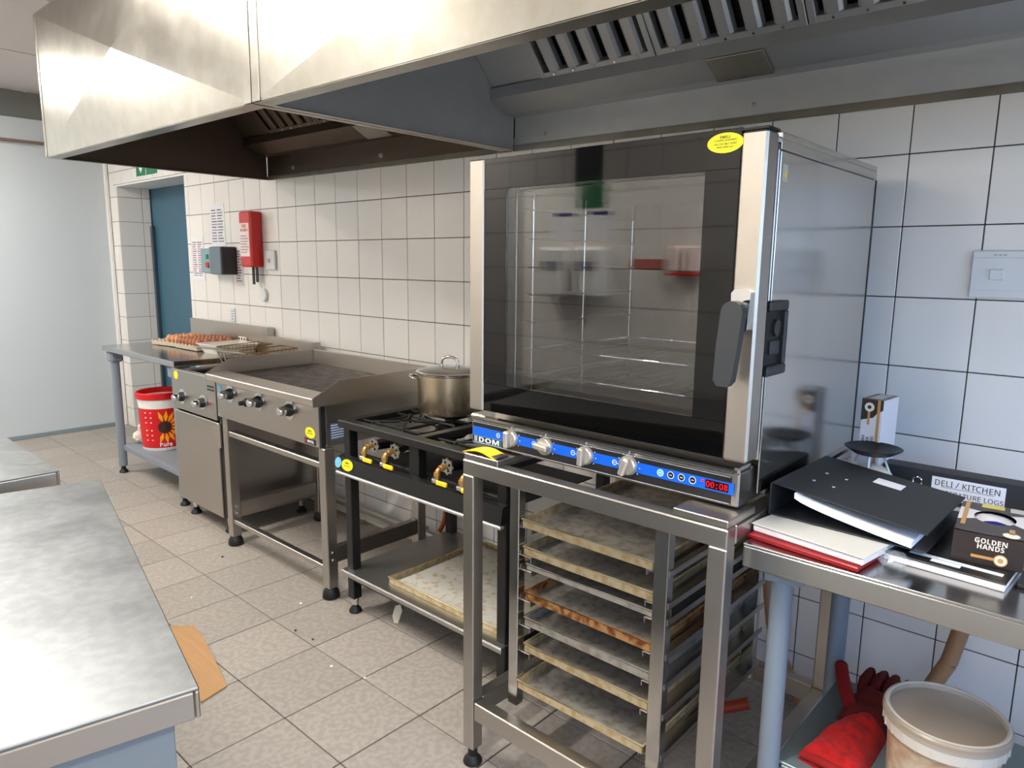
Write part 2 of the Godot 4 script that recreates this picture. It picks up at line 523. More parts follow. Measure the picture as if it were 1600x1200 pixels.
func room() -> void:
	struct("floor", bx(XL - 0.2, XR + 0.2, -0.2, -0.004, -0.6, ZF + 0.2, 0), M.floor_joint, "floor of square beige-grey ceramic tiles", "floor")
	var c := struct("ceiling", bx(XL - 0.2, XR + 0.2, CEIL, CEIL + 0.15, -0.6, ZF + 0.2, 0), M.ceiling_paint, "pale painted board ceiling with thin cover strips", "ceiling")
	for z in [0.55, 1.75]:
		part("cover_strip", bx(XL, XR, CEIL - 0.006, CEIL, z - 0.012, z + 0.012, 0.001), M.ceiling_paint, c)
	for x in [-5.6, -4.4]:
		part("cover_strip", bx(x - 0.012, x + 0.012, CEIL - 0.0055, CEIL, 0.0, ZF, 0.001), M.ceiling_paint, c)
	# back wall with the doorway
	var b := MB.new()
	b.box(XL - 0.2, -6.665, 0, CEIL, -0.275, -0.003)
	b.box(-5.345, XR + 0.2, 0, CEIL, -0.275, -0.003)
	b.box(-6.665, -5.345, 2.11, CEIL, -0.275, -0.003)
	struct("wall_back", b, M.grout, "long back wall of square white glazed tiles with dark joints", "wall")
	var d := struct("door_1", bx(-6.75, -5.26, 0.0, 2.5, -0.32, -0.278, 0.002), M.teal, "teal blue door closing the tiled doorway behind the egg table", "door")
	part("kick_strip", bx(-6.655, -6.615, 0.0, 1.78, -0.277, -0.250, 0.002), M.teal_dark, d)
	part("door_handle", bx(-5.50, -5.47, 1.02, 1.16, -0.278, -0.245, 0.006), M.zinc, d)
	# end wall
	var l := struct("wall_left", bx(XL - 0.2, XL, 0, 2.585, -0.003, ZF + 0.2, 0), M.wall_paint, "smooth pale painted end wall left of the doorway", "wall")
	part("upper_band", bx(XL - 0.2, XL - 0.01, 2.585, CEIL, -0.003, ZF + 0.2, 0), M.upper_grey, l)
	part("curtain_rail", bx(XL, XL + 0.045, 2.395, 2.412, 0.02, ZF, 0.003), M.rail_brown, l)
	part("fascia_board", bx(XL, XL + 0.012, 2.414, 2.585, 0.012, ZF, 0.003), M.wall_paint, l)
	struct("baseboard_left", bx(XL, XL + 0.012, 0, 0.035, 0.012, ZF, 0.003), M.skirting, "thin grey strip along the foot of the end wall", "baseboard")
	struct("trim_1", bx(XL, XL + 0.03, 0, 2.39, 0.0005, 0.03, 0.004), M.white, "white corner strip between end wall and tiles", "trim")
	# walls outside the frame: they hold the light and are mirrored by the oven
	var f := MB.new().box(XL - 0.2, 0.35, 0, CEIL, ZF + 0.006, ZF + 0.2)
	f.box(1.95, XR + 0.2, 0, CEIL, ZF + 0.006, ZF + 0.2)
	f.box(0.35, 1.95, 0, 1.0, ZF + 0.006, ZF + 0.2)
	f.box(0.35, 1.95, 2.08, CEIL, ZF + 0.006, ZF + 0.2)
	var fw := struct("wall_front", f, M.grout, "tiled wall opposite the oven", "wall")
	var ft := MB.new()
	for i in 44:
		for j in 13:
			var x := XR - 0.205 * (i + 1)
			var y := 0.205 * j + 0.03
			if x > 0.14 and x < 1.95 and y > 0.79 and y < 2.08: continue
			if x > XL: ft.box(x, x + 0.2015, y, minf(y + 0.2015, CEIL - 0.01), ZF, ZF + 0.006)
	part("tile_field", ft, M.tile, fw).set_meta("kind", "stuff")
	var r := MB.new()
	r.box(XR, XR + 0.2, 0, 0.95, -0.003, ZF + 0.2)
	r.box(XR, XR + 0.2, 2.2, CEIL, -0.003, ZF + 0.2)
	r.box(XR, XR + 0.2, 0.95, 2.2, -0.003, 0.35)
	r.box(XR, XR + 0.2, 0.95, 2.2, 2.6, ZF + 0.2)
	struct("wall_right", r, M.wall_paint, "painted wall with the wide window", "wall")
	var w := MB.new()
	for z in [0.35, 1.08, 1.83, 2.55]: w.box(XR + 0.05, XR + 0.10, 0.95, 2.2, z, z + 0.05, 0.004)
	w.box(XR + 0.05, XR + 0.10, 0.95, 1.0, 0.35, 2.6, 0.004)
	w.box(XR + 0.05, XR + 0.10, 2.15, 2.2, 0.35, 2.6, 0.004)
	var wn := struct("window_1", w, M.white, "wide white framed window in three lights", "window")
	for z in [0.40, 1.13, 1.88]:
		part("pane", MB.new().quad_pane(XR + 0.075, 1.0, 2.15, z, z + 0.70), M.pane, wn)

func front_window() -> void:
	var w := MB.new()
	for x in [0.35, 1.12, 1.90]: w.box(x, x + 0.05, 1.0, 2.08, ZF + 0.06, ZF + 0.11, 0.004)
	w.box(0.40, 1.90, 1.0, 1.05, ZF + 0.06, ZF + 0.11, 0.004)
	w.box(0.40, 1.90, 2.03, 2.08, ZF + 0.06, ZF + 0.11, 0.004)
	var wn := struct("window_2", w, M.white, "white framed window in the tiled wall opposite the side table", "window")
	for x in [0.40, 1.17]: part("pane", bx(x, x + 0.725, 1.05, 2.03, ZF + 0.083, ZF + 0.087, 0), M.pane, wn)

func wall_tiles() -> void:
	var wall := get_node("wall_back") as Node3D
	var T := 0.205
	var rows := [0.0]
	for k in range(-8, 5): rows.append(1.8067 + T * k)
	var cols := []
	for k in range(-13, 21): cols.append(-4.0593 + T * k)
	cols.push_front(XL + 0.03)
	var cache := {}
	var rng := RandomNumberGenerator.new()
	rng.seed = 5
	for i in cols.size() - 1:
		for j in rows.size() - 1:
			var x0: float = cols[i]
			var x1: float = cols[i + 1]
			var y0: float = rows[j]
			var y1: float = rows[j + 1]
			if x1 > 0.05 or (x0 > -4.2 and y0 > 1.95) or y1 > 2.43: continue
			if x1 > -6.665 and x0 < -5.345 and y0 < 2.11:
				if y1 > 2.11:
					if x0 < -6.665: _tile(wall, cache, rng, x0, -6.664, y0, 2.11)
					if x1 > -5.345: _tile(wall, cache, rng, -5.346, x1, y0, 2.11)
					y0 = 2.11
				elif x0 < -6.665: x1 = -6.664
				elif x1 > -5.345: x0 = -5.346
				else: continue
			_tile(wall, cache, rng, x0, x1, y0, y1)
	# tiles on the left reveal of the doorway
	var rev := struct("trim_2", bx(-6.6665, -6.6645, 0, 2.11, -0.272, -0.004, 0), M.grout, "tiled left reveal of the doorway", "trim")
	for j in rows.size() - 1:
		var y1 := minf(rows[j + 1], 2.11)
		if rows[j] >= 2.10: continue
		for z in [[-0.002, -0.198], [-0.202, -0.268]]:
			var o := part("tile", bx(-6.6645, -6.6590, rows[j] + 0.0015, y1 - 0.0015, z[1], z[0], 0.001), M.tile_b, rev)
			o.name = "tile"
	struct("trim_3", bx(-6.658, -5.346, 2.095, 2.1095, -0.272, -0.002, 0.002), M.white, "white painted soffit over the doorway", "trim")

func _tile(wall: Node3D, cache: Dictionary, rng: RandomNumberGenerator, x0: float, x1: float, y0: float, y1: float) -> void:
	var w := x1 - x0 - 0.0034
	var h := y1 - y0 - 0.0034
	if w < 0.01 or h < 0.01: return
	var kind: String = ["tile", "tile_b", "tile_c"][rng.randi() % 3]
	var key := "%s %.3f %.3f" % [kind, w, h]
	if not cache.has(key):
		cache[key] = MB.new().box(-w / 2, w / 2, -h / 2, h / 2, -0.004, 0, 0.0012).mesh(M[kind])
	var o := inst("tile", cache[key], wall, Vector3((x0 + x1) / 2, (y0 + y1) / 2, rng.randf_range(-0.0006, 0.0)))
	o.rotation = Vector3(rng.randf_range(-0.0025, 0.0025), rng.randf_range(-0.0025, 0.0025), 0)

func floor_tiles() -> void:
	var fl := get_node("floor") as Node3D
	var meshes := []
	for k in ["floor_tile", "floor_tile_b", "floor_tile_c"]:
		meshes.append(MB.new().box(-0.1543, 0.1543, -0.006, 0, -0.1533, 0.1533, 0.0015).mesh(M[k]))
	var rest := MB.new()
	var rng := RandomNumberGenerator.new()
	rng.seed = 9
	for i in range(-15, 15):
		for j in range(-5, 7):
			var x := -2.273 + 0.3138 * i + 0.157
			var z := 0.953 + 0.3105 * j + 0.155
			if x < XL - 0.1 or x > XR + 0.15 or z < -0.5 or z > ZF + 0.1: continue
			if x < -0.1 and z < 1.8 and z > -0.05:
				inst("tile", meshes[rng.randi() % 3], fl, Vector3(x, rng.randf_range(-0.0008, 0), z))
			else:
				rest.box(x - 0.1543, x + 0.1543, -0.006, 0, z - 0.1533, z + 0.1533, 0.001)
	part("tile_field", rest, M.floor_tile, fl).set_meta("kind", "stuff")

# ---------------------------------------------------------------- extraction hoods
func hood_pair() -> void:
	var a := hood(Vector3(-4.135, 1.9745, 0), 2.03, 0.30, 3, [1.1], [0.30, 1.13], M.hood_in_brown, 0.022)  # inner sheets here use a darker, browner steel than the other canopy
	a.set_meta("label", "stainless extraction canopy over griddle and fryer with diagonal creases on its front")
	var b := hood(Vector3(-2.10, 1.9553, 0), 2.75, 0.27, 4, [0.95, 2.1], [0.17, 1.05, 2.0], M.hood_in, 0.045)
	b.set_meta("label", "stainless extraction canopy over the oven, its baffle filters showing")
	for h in [a, b]: h.set_meta("group", "extraction canopies")

func hood(at: Vector3, L: float, blank: float, nf: int, plates: Array, bolts: Array, inner: Material, strip: float) -> Node3D:
	var t := thing("extraction_hood", "hood", "hood", at)
	t.rotation.z = -0.0095
	var H := 0.655
	var zf := 1.195
	# front sheet, folded along its diagonals
	var f := MB.new()
	var p := [Vector3(0, 0, zf), Vector3(L, 0, zf), Vector3(L, H, zf), Vector3(0, H, zf)]
	var ctr := Vector3(L / 2, H / 2, zf + 0.03)
	for i in 4: f.tri(p[i], p[(i + 1) % 4], ctr)
	f.box(0, L, 0, H, zf - 0.006, zf - 0.003)
	part("front_panel", f, M.hood, t, true)
	part("front_lip", bx(0.002, L - 0.002, -0.003, 0.0, zf - 0.055, zf - 0.002, 0.001), M.hood, t, true)
	part("end_panel", bx(0.0, 0.005, 0, H, 0.02, zf - 0.007, 0.001), inner, t, true)
	part("end_panel", bx(L - 0.005, L, 0, H, 0.02, zf - 0.007, 0.001), inner, t, true)
	part("end_lip", bx(0.001, 0.03, -0.003, -0.0005, 0.06, zf - 0.056, 0.001), M.hood, t, true)
	part("end_lip", bx(L - 0.03, L - 0.001, -0.003, -0.0005, 0.06, zf - 0.056, 0.001), M.hood, t, true)
	part("corner_strip", bx(0.0, strip, 0.0, H, zf + 0.0005, zf + 0.004, 0.001), M.hood, t, true)
	part("corner_strip", bx(L - 0.045, L - 0.001, 0.0, H, zf + 0.0005, zf + 0.004, 0.001), M.hood, t, true)
	part("roof", bx(0, L, H, H + 0.006, 0.0, zf, 0.001), M.hood, t, true)
	part("back_plate", bx(0.006, L - 0.006, 0.0, H, 0.012, 0.016, 0), inner, t, true)
	part("back_lip", bx(0.006, L - 0.006, -0.003, 0.022, 0.016, 0.024, 0.001), M.hood, t, true)
	# grease trough under the filters: profile in (z, y)
	var prof := [Vector2(0.017, 0.133), Vector2(0.075, 0.137), Vector2(0.166, 0.183), Vector2(0.164, 0.224), Vector2(0.152, 0.224), Vector2(0.152, 0.192), Vector2(0.07, 0.148), Vector2(0.017, 0.146)]
	var swap := Transform3D(Basis(Vector3(0, 0, 1), Vector3(0, 1, 0), Vector3(-1, 0, 0)), Vector3(L - 0.006, 0, 0))
	part("grease_trough", MB.new().prism(prof, L - 0.012, swap), inner, t, true)
	# frame of the filter bank: u along x, v up the slope, w out towards the room
	var S := Vector3(0, 0.731, 0.682)
	var B := Transform3D(Basis(Vector3.RIGHT, S, Vector3.RIGHT.cross(S)), Vector3(0, 0.224, 0.160))
	var len := 0.585
	part("blank_sheet", MB.new().box(0.006, blank - 0.004, 0, len, -0.012, -0.006, 0.001, B), inner, t, true)
	var x := blank
	var wd := 0.50
	for k in nf:
		if x + 0.2 > L: break
		var w := minf(wd, L - 0.02 - x)
		var fr := MB.new()
		fr.box(x, x + 0.022, 0, len, -0.03, 0.004, 0.002, B)
		fr.box(x + w - 0.026, x + w - 0.004, 0, len, -0.03, 0.004, 0.002, B)
		fr.box(x, x + w - 0.004, 0, 0.022, -0.03, 0.003, 0.002, B)
		fr.box(x, x + w - 0.004, len - 0.022, len, -0.03, 0.003, 0.002, B)
		var fo := part("baffle_filter", fr, inner, t, true)
		part("back_sheet", MB.new().box(x, x + w - 0.004, 0, len, -0.045, -0.041, 0, B), M.black, fo, true)
		var n := int((w - 0.05) / 0.088)
		var pitch := (w - 0.052) / n
		for i in n:
			var c := x + 0.024 + pitch * (i + 0.5)
			var poly := [Vector2(-0.030, -0.026), Vector2(-0.026, -0.006), Vector2(-0.016, 0.002), Vector2(0.016, 0.002), Vector2(0.026, -0.006), Vector2(0.030, -0.026), Vector2(0.027, -0.026), Vector2(0.015, -0.003), Vector2(-0.015, -0.003), Vector2(-0.027, -0.026)]
			var q := B * Transform3D(Basis(Vector3.RIGHT, Vector3(0, 0, 1), Vector3(0, -1, 0)), Vector3(c, len - 0.02, 0))
			part("baffle", MB.new().prism(poly, len - 0.04, q), inner, fo, true)
			part("rivet", MB.new().cyl(B * Vector3(c, 0.011, 0.002), B * Vector3(c, 0.011, 0.007), 0.006, 0.004, 10), M.chrome, fo, true)
		x += w
	for px in plates:
		var cover := MB.new().box(px, px + 0.19, -0.008, 0.10, 0.0, 0.004, 0.001, Transform3D(Basis(Vector3.RIGHT, Vector3(0, 0.451, 0.893), Vector3(0, -0.893, 0.451)), Vector3(0, 0.1355, 0.078)))
		part("trough_cover", cover, M.hood, t, true)
	for bxx in bolts:
		var b := MB.new().cyl(Vector3(bxx, 0.055, 0.016), Vector3(bxx, 0.055, 0.018), 0.013, 0.013, 16)
		b.cyl(Vector3(bxx, 0.055, 0.018), Vector3(bxx, 0.055, 0.028), 0.009, 0.008, 6)
		part("bolt", b, M.zinc, t, true)
	return t

# ---------------------------------------------------------------- oven on its stand
func foot(t: Node3D, x: float, z: float, top: float, r := 0.022) -> void:
	part("foot", MB.new().lathe([Vector2(0, 0), Vector2(r, 0), Vector2(r * 1.08, 0.004), Vector2(r * 0.95, 0.014), Vector2(r * 0.55, 0.026), Vector2(r * 0.5, top + 0.004), Vector2(0, top + 0.004)], Vector3(x, 0, z), 20), M.rubber, t)

func oven_stand() -> void:
	var t := thing("oven_stand", "square tube stainless stand with tray runners carrying the oven", "stand", Vector3(-0.988, 0, 0.62))
	var x0 := -1.38
	var x1 := -0.595
	var z0 := 0.20
	var z1 := 1.01
	for x in [x0, x1 - 0.042]:
		for z in [z0, z1 - 0.042]:
			part("leg", bx(x, x + 0.042, 0.055, 0.9, z, z + 0.042, 0.003), M.steel, t)
			foot(t, x + 0.021, z + 0.021, 0.055, 0.027)
	part("front_rail", bx(x0, x1, 0.9, 0.943, z1 - 0.042, z1, 0.003), M.steel, t)
	part("back_rail", bx(x0, x1, 0.9, 0.943, z0, z0 + 0.042, 0.003), M.steel, t)
	for x in [x0, x1 - 0.042]:
		part("side_rail", bx(x, x + 0.042, 0.9, 0.9425, z0 + 0.043, z1 - 0.043, 0.003), M.steel, t)
		part("low_side_rail", bx(x, x + 0.042, 0.155, 0.213, z0 + 0.043, z1 - 0.043, 0.003), M.steel, t)
	part("low_front_rail", bx(x0 + 0.043, x1 - 0.043, 0.155, 0.213, z1 - 0.041, z1 - 0.003, 0.003), M.steel, t)
	part("low_back_rail", bx(x0 + 0.043, x1 - 0.043, 0.155, 0.213, z0 + 0.003, z0 + 0.041, 0.003), M.steel, t)
	# corner plates with folded rims
	for c in [[x0 + 0.002, x0 + 0.13, z1 - 0.14, z1 - 0.004], [x1 - 0.13, x1 - 0.002, z1 - 0.14, z1 - 0.004], [x0 + 0.002, x0 + 0.13, z0 + 0.004, z0 + 0.14], [x1 - 0.13, x1 - 0.002, z0 + 0.004, z0 + 0.14]]:
		part("corner_plate", bx(c[0], c[1], 0.9435, 0.961, c[2], c[3], 0.002), M.steel, t)
	# uprights and runners
	for x in [[-1.268, -1.234], [-0.806, -0.768]]:
		for z in [0.905, 0.36]:
			part("upright", bx(x[0], x[1], 0.2135 if z > 0.5 else 0.25, 0.899, z, z + 0.03, 0.002), M.steel_smooth, t)
	for y in LEVELS:
		var m := MB.new()
		m.box(-1.234, -1.195, y - 0.006, y - 0.003, 0.34, 0.926, 0.0005)
		m.box(-1.236, -1.233, y - 0.006, y + 0.010, 0.34, 0.926, 0.0005)
		m.box(-1.198, -1.195, y - 0.018, y - 0.004, 0.34, 0.926, 0.0005)
		part("runner", m, M.steel, t)
		m = MB.new()
		m.box(-0.806, -0.768, y - 0.006, y - 0.003, 0.34, 0.904, 0.0005)
		m.box(-0.829, -0.800, y - 0.006, y - 0.003, 0.34, 0.926, 0.0005)
		m.box(-0.832, -0.829, y - 0.018, y - 0.004, 0.34, 0.926, 0.0005)
		m.box(-0.769, -0.766, y - 0.006, y + 0.010, 0.34, 0.926, 0.0005)
		part("runner", m, M.steel, t)
	# yellow leaflet lying on the front corner of the stand
	var y := thing("folded_packet", "folded yellow packet lying on the stand corner under the control panel", "packet", Vector3(-1.33, 0.962, 0.95))
	var s := MB.new()
	for k in 5:
		var a := Vector3(-1.385 + 0.026 * k, 0.963 + 0.012 * sin(k * 0.7), 0)
		var b := Vector3(-1.385 + 0.026 * (k + 1), 0.963 + 0.012 * sin((k + 1) * 0.7), 0)
		var w := Vector3(0, 0, 0.952)
		var w2 := Vector3(0, 0, 1.005)
		s.quad(a + w2, b + w2, b + w, a + w)
		s.quad(a + w - Vector3(0, 0.002, 0), b + w - Vector3(0, 0.002, 0), b + w2 - Vector3(0, 0.002, 0), a + w2 - Vector3(0, 0.002, 0))
		s.quad(a + w2 - Vector3(0, 0.002, 0), b + w2 - Vector3(0, 0.002, 0), b + w2, a + w2)
	part("sheet", s, M.yellow_lever, y)
	part("fold", bx(-1.335, -1.255, 0.9625, 0.967, 0.957, 1.0, 0.001), M.box_brown, y)

const LEVELS := [0.763, 0.681, 0.639, 0.549, 0.471, 0.391, 0.279]

func oven() -> void:
	var t := thing("convection_oven", "large stainless convection oven with black glass door and blue control strip", "oven", Vector3(-1.0, 0.9612, 0.55))
	var x0 := -1.40
	var x1 := -0.600
	# shell round an open cavity
	var b := MB.new()
	b.box(x0, x0 + 0.08, 1.06, 1.738, 0.205, 0.86, 0.002)
	b.box(x1 - 0.08, x1 - 0.004, 1.06, 1.738, 0.205, 0.86, 0.002)
	b.box(x0 + 0.08, x1 - 0.08, 1.68, 1.738, 0.205, 0.86, 0)
	b.box(x0 + 0.08, x1 - 0.08, 1.06, 1.105, 0.205, 0.86, 0)
	b.box(x0 + 0.08, x1 - 0.08, 1.105, 1.68, 0.205, 0.27, 0)
	part("body", b, M.steel, t)
	part("side_panel", bx(x1 - 0.004, x1, 0.985, 1.715, 0.206, 0.858, 0.0015), M.steel_smooth, t)
	var cap := MB.new()
	cap.box(x0, x1 + 0.001, 1.738, 1.752, 0.203, 0.862, 0.002)
	cap.box(x1 - 0.003, x1 + 0.001, 1.7175, 1.738, 0.203, 0.862, 0.001)
	part("top_cap", cap, M.steel_smooth, t)
	part("back_flange", bx(x1 - 0.004, x1 + 0.002, 0.985, 1.7165, 0.198, 0.2035, 0.001), M.black, t)
	for y in [1.485, 1.44]: part("rear_knob", MB.new().lathe([Vector2(0, 0), Vector2(0.011, 0), Vector2(0.011, 0.012), Vector2(0, 0.014)], Vector3(x1 - 0.012, y, 0.2), 14, Basis(Vector3.RIGHT, -PI / 2)), M.rubber, t)
	# cavity: liner, wire racks, fan guard
	var c := MB.new()
	c.box(x0 + 0.081, x0 + 0.084, 1.105, 1.68, 0.272, 0.86)
	c.box(x1 - 0.084, x1 - 0.081, 1.105, 1.68, 0.272, 0.86)
	c.box(x0 + 0.085, x1 - 0.085, 1.1055, 1.108, 0.272, 0.86)
	c.box(x0 + 0.085, x1 - 0.085, 1.676, 1.679, 0.272, 0.86)
	c.box(x0 + 0.085, x1 - 0.085, 1.108, 1.676, 0.271, 0.274)
	part("liner", c, M.oven_in, t)
	for x in [x0 + 0.105, x1 - 0.105]:
		var g := MB.new()
		for z in [0.32, 0.58, 0.82]: g.tube([Vector3(x, 1.11, z), Vector3(x, 1.67, z)], 0.0045, 8)
		for k in 7:
			var y := 1.165 + 0.077 * k
			g.tube([Vector3(x, y, 0.30), Vector3(x, y, 0.84)], 0.004, 8)
			g.tube([Vector3(x * 0.5 + x * 0.5 + signf(-1.0 - x) * -0.018, y + 0.004, 0.30), Vector3(x + signf(-1.0 - x) * -0.018, y + 0.004, 0.84)], 0.003, 6)
		part("rack_guide", g, M.chrome, t)
	for y in [1.17, 1.245]:
		var g := MB.new()
		g.tube([Vector3(x0 + 0.11, y, 0.81), Vector3(x1 - 0.11, y, 0.81), Vector3(x1 - 0.11, y, 0.32), Vector3(x0 + 0.11, y, 0.32)], 0.004, 8, true)
		for k in 12:
			var x := x0 + 0.14 + k * 0.047
			g.tube([Vector3(x, y, 0.32), Vector3(x, y, 0.81)], 0.0018, 6)
		part("wire_shelf", g, M.chrome, t)
	part("door_seal", bx(x0 + 0.02, x0 + 0.075, 1.09, 1.73, 0.861, 0.914, 0.004), M.rubber, t)
	part("door_seal", bx(x1 - 0.075, x1 - 0.006, 1.09, 1.73, 0.861, 0.912, 0.004), M.rubber, t)
	part("door_seal", bx(x0 + 0.076, x1 - 0.076, 1.70, 1.73, 0.861, 0.914, 0.004), M.rubber, t)
	part("door_seal", bx(x0 + 0.076, x1 - 0.076, 1.078, 1.10, 0.861, 0.914, 0.004), M.rubber, t)
	part("hinge_bolt", MB.new().cyl(Vector3(x1 - 0.006, 1.736, 0.861), Vector3(x1 - 0.006, 1.736, 0.90), 0.008, 0.008, 12), M.chrome, t)
	# door
	var d := part("door", bx(-1.399, -1.3455, 1.078, 1.752, 0.916, 0.966, 0.004), M.steel_door, t)
	d.set_meta("label", "oven door with wide steel stiles")
	part("stile", bx(-0.638, -0.584, 1.078, 1.742, 0.913, 0.967, 0.005), M.steel_door, d)
	part("stile_cap", bx(-0.640, -0.583, 1.742, 1.747, 0.912, 0.967, 0.001), M.rubber, d)
	var gl := MB.new()
	gl.box(-1.345, -0.6385, 1.672, 1.750, 0.955, 0.964, 0.001)
	gl.box(-1.345, -0.6385, 1.080, 1.158, 0.955, 0.964, 0.001)
	gl.box(-1.345, -1.266, 1.158, 1.672, 0.955, 0.964, 0)
	gl.box(-0.713, -0.6385, 1.158, 1.672, 0.955, 0.964, 0)
	part("glass_border", gl, M.black_glass, d)
	part("window_pane", bx(-1.2659, -0.7131, 1.1581, 1.6719, 0.9585, 0.9635, 0), M.pane, d)
	part("inner_pane", bx(-1.29, -0.69, 1.13, 1.69, 0.925, 0.929, 0), M.pane, d)
	var bk := MB.new()
	bk.box(-1.345, -0.6385, 1.692, 1.745, 0.918, 0.954)
	bk.box(-1.345, -0.6385, 1.082, 1.128, 0.918, 0.954)
	bk.box(-1.345, -1.291, 1.128, 1.692, 0.918, 0.954)
	bk.box(-0.689, -0.6385, 1.128, 1.692, 0.918, 0.954)
	part("inner_frame", bk, M.black, d)
	# latch and lever
	part("latch_plate", MB.new().prism([Vector2(-0.629, 1.352), Vector2(-0.622, 1.345), Vector2(-0.606, 1.345), Vector2(-0.595, 1.356), Vector2(-0.590, 1.43), Vector2(-0.596, 1.436), Vector2(-0.624, 1.436), Vector2(-0.631, 1.428)], 0.018, Transform3D(Basis(), Vector3(0, 0, 0.967))), M.chrome, d)
	part("latch_pivot", MB.new().cyl(Vector3(-0.612, 1.392, 0.985), Vector3(-0.612, 1.392, 1.012), 0.019, 0.017, 20), M.grey_handle, d)
	var lev := []
	for k in 9: lev.append(Vector2(-0.6055 + 0.0225 * cos(PI - PI * k / 8.0), 1.392 + 0.0225 * sin(PI - PI * k / 8.0)))
	lev.append_array([Vector2(-0.590, 1.32), Vector2(-0.598, 1.255), Vector2(-0.606, 1.245), Vector2(-0.628, 1.245), Vector2(-0.636, 1.256), Vector2(-0.634, 1.32)])
	part("lever", MB.new().prism(lev, 0.022, Transform3D(Basis(), Vector3(0, 0, 1.012))), M.grey_handle, d)
	# catch in the side of the body
	var k := MB.new()
	k.box(x1 + 0.0005, x1 + 0.012, 1.388, 1.410, 0.786, 0.885, 0.003)
	k.box(x1 + 0.0005, x1 + 0.014, 1.250, 1.272, 0.786, 0.885, 0.003)
	k.box(x1 + 0.0005, x1 + 0.012, 1.272, 1.388, 0.786, 0.802, 0.002)
	var ko := part("door_catch", k, M.dark_plastic, t)
	part("catch_back", bx(x1 + 0.0002, x1 + 0.003, 1.272, 1.388, 0.802, 0.884, 0), M.rubber, ko)
	part("striker", MB.new().cyl(Vector3(x1 + 0.003, 1.352, 0.835), Vector3(x1 + 0.009, 1.352, 0.835), 0.019, 0.017, 20), M.dark_plastic, ko)
	part("bolt_plate", bx(x1 + 0.003, x1 + 0.007, 1.295, 1.325, 0.815, 0.862, 0.001), M.grey_handle, ko)
	# control panel
	var p := part("control_panel", MB.new().box(-1.425, -0.612, 0.966, 1.045, 0.80, 0.930, 0.004).box(x0, x1 - 0.005, 0.966, 1.06, 0.206, 0.80, 0.002), M.steel, t)
	part("panel_rail", MB.new().box(-1.425, -0.610, 1.040, 1.056, 0.86, 0.936, 0.006), M.steel_smooth, p)
	part("fascia", bx(-1.418, -0.628, 0.971, 1.034, 0.9300, 0.9315, 0.0003), M.cover_black, p)
	part("blue_strip", bx(-1.418, -0.622, 0.9935, 1.0195, 0.9315, 0.9322, 0.0002), M.blue_strip, p)
	for y in [0.9725, 1.0320]: part("panel_line", bx(-1.415, -0.631, y, y + 0.0008, 0.9315, 0.9319, 0), M.print_white, p)
	var kn := MB.new().lathe([Vector2(0.0245, 0), Vector2(0.0235, 0.008), Vector2(0.020, 0.012), Vector2(0, 0.012)], Vector3.ZERO, 28, Basis(Vector3.RIGHT, PI / 2))
	var i := 0
	for x in [-1.267, -1.146, -1.015, -0.888]:
		var kk := MB.new()
		kk.v = kn.v.duplicate()
		kk.n = kn.n.duplicate()
		var turn: float = [0.0, PI / 2 - 0.1, -0.05, -0.35][i]
		kk.box(-0.008, 0.008, -0.024, 0.0225, 0.008, 0.030, 0.004, Transform3D(Basis(Vector3.BACK, turn), Vector3.ZERO))
		kk.xf(Transform3D(Basis(), Vector3(x, 1.008, 0.9322)))
		part("knob", kk, M.knob, p)
		for q in 9:
			var a := -2.2 + q * 0.55
			var o := Vector3(x + 0.031 * sin(a), 1.008 + 0.0285 * cos(a), 0.9323)
			if absf(o.y - 1.008) < 0.0245: part("dial_mark", bx(o.x - 0.0012, o.x + 0.0012, o.y - 0.0012, o.y + 0.0012, 0.9322, 0.9328, 0), M.print_white, p)
		part("dial_line", bx(x - 0.0009, x + 0.0009, 1.034, 1.041, 0.9316, 0.9322, 0), M.print_white, p)
		i += 1
	for x in [-1.317, -1.186, -1.055, -0.928]:
		part("symbol_ring", ring_mark(x, 1.007, 0.9323, 0.0068, 0.0050), M.print_white, p)
		part("symbol_bar", bx(x - 0.003, x + 0.003, 1.0063, 1.0077, 0.9322, 0.9327, 0), M.print_white, p)
	for x in [-0.801, -0.774, -0.747, -0.719]:
		var bt := part("button", MB.new().cyl(Vector3(x, 1.0075, 0.9322), Vector3(x, 1.0075, 0.9332), 0.0078, 0.0074, 20), M.cover_black if x > -0.8 else M.cyan, p)
		part("button_ring", ring_mark(x, 1.0075, 0.9330, 0.0086, 0.0072), M.print_white, bt)
		part("button_mark", bx(x - 0.003, x + 0.003, 1.0068, 1.0082, 0.9332, 0.9337, 0), M.print_white, bt)
	part("led", MB.new().cyl(Vector3(-0.695, 1.012, 0.9322), Vector3(-0.695, 1.012, 0.935), 0.0032, 0.0026, 12), M.display_red, p)
	var ds := part("display", bx(-0.688, -0.634, 0.997, 1.0165, 0.9322, 0.9328, 0), M.display_dark, p)
	var dt := text("digits", "00:08", 0.0125, M.display_red, ds, face(Vector3(-0.661, 1.0068, 0.9334)), "Droid Sans Mono", true)
	dt.set_meta("label", "glowing red digits")
	# maker's panel on the left end of the fascia
	var lg := part("logo_frame", MB.new().box(-1.414, -1.306, 0.9928, 0.9936, 0.9316, 0.9324).box(-1.414, -1.306, 0.9745, 0.9753, 0.9316, 0.9324).box(-1.307, -1.306, 0.9745, 0.9936, 0.9316, 0.9324), M.cyan, p)
	part("logo_bar", bx(-1.410, -1.4075, 0.977, 0.9915, 0.9316, 0.9324, 0), M.print_white, lg)
	part("logo_bar", bx(-1.4035, -1.401, 0.977, 0.9915, 0.9316, 0.9324, 0), M.print_white, lg)
	text("logo_letters", "DOM", 0.0135, M.print_white, lg, face(Vector3(-1.353, 0.9835, 0.9320)).scaled_local(Vector3(1.9, 1, 1)), "Droid Sans", true)
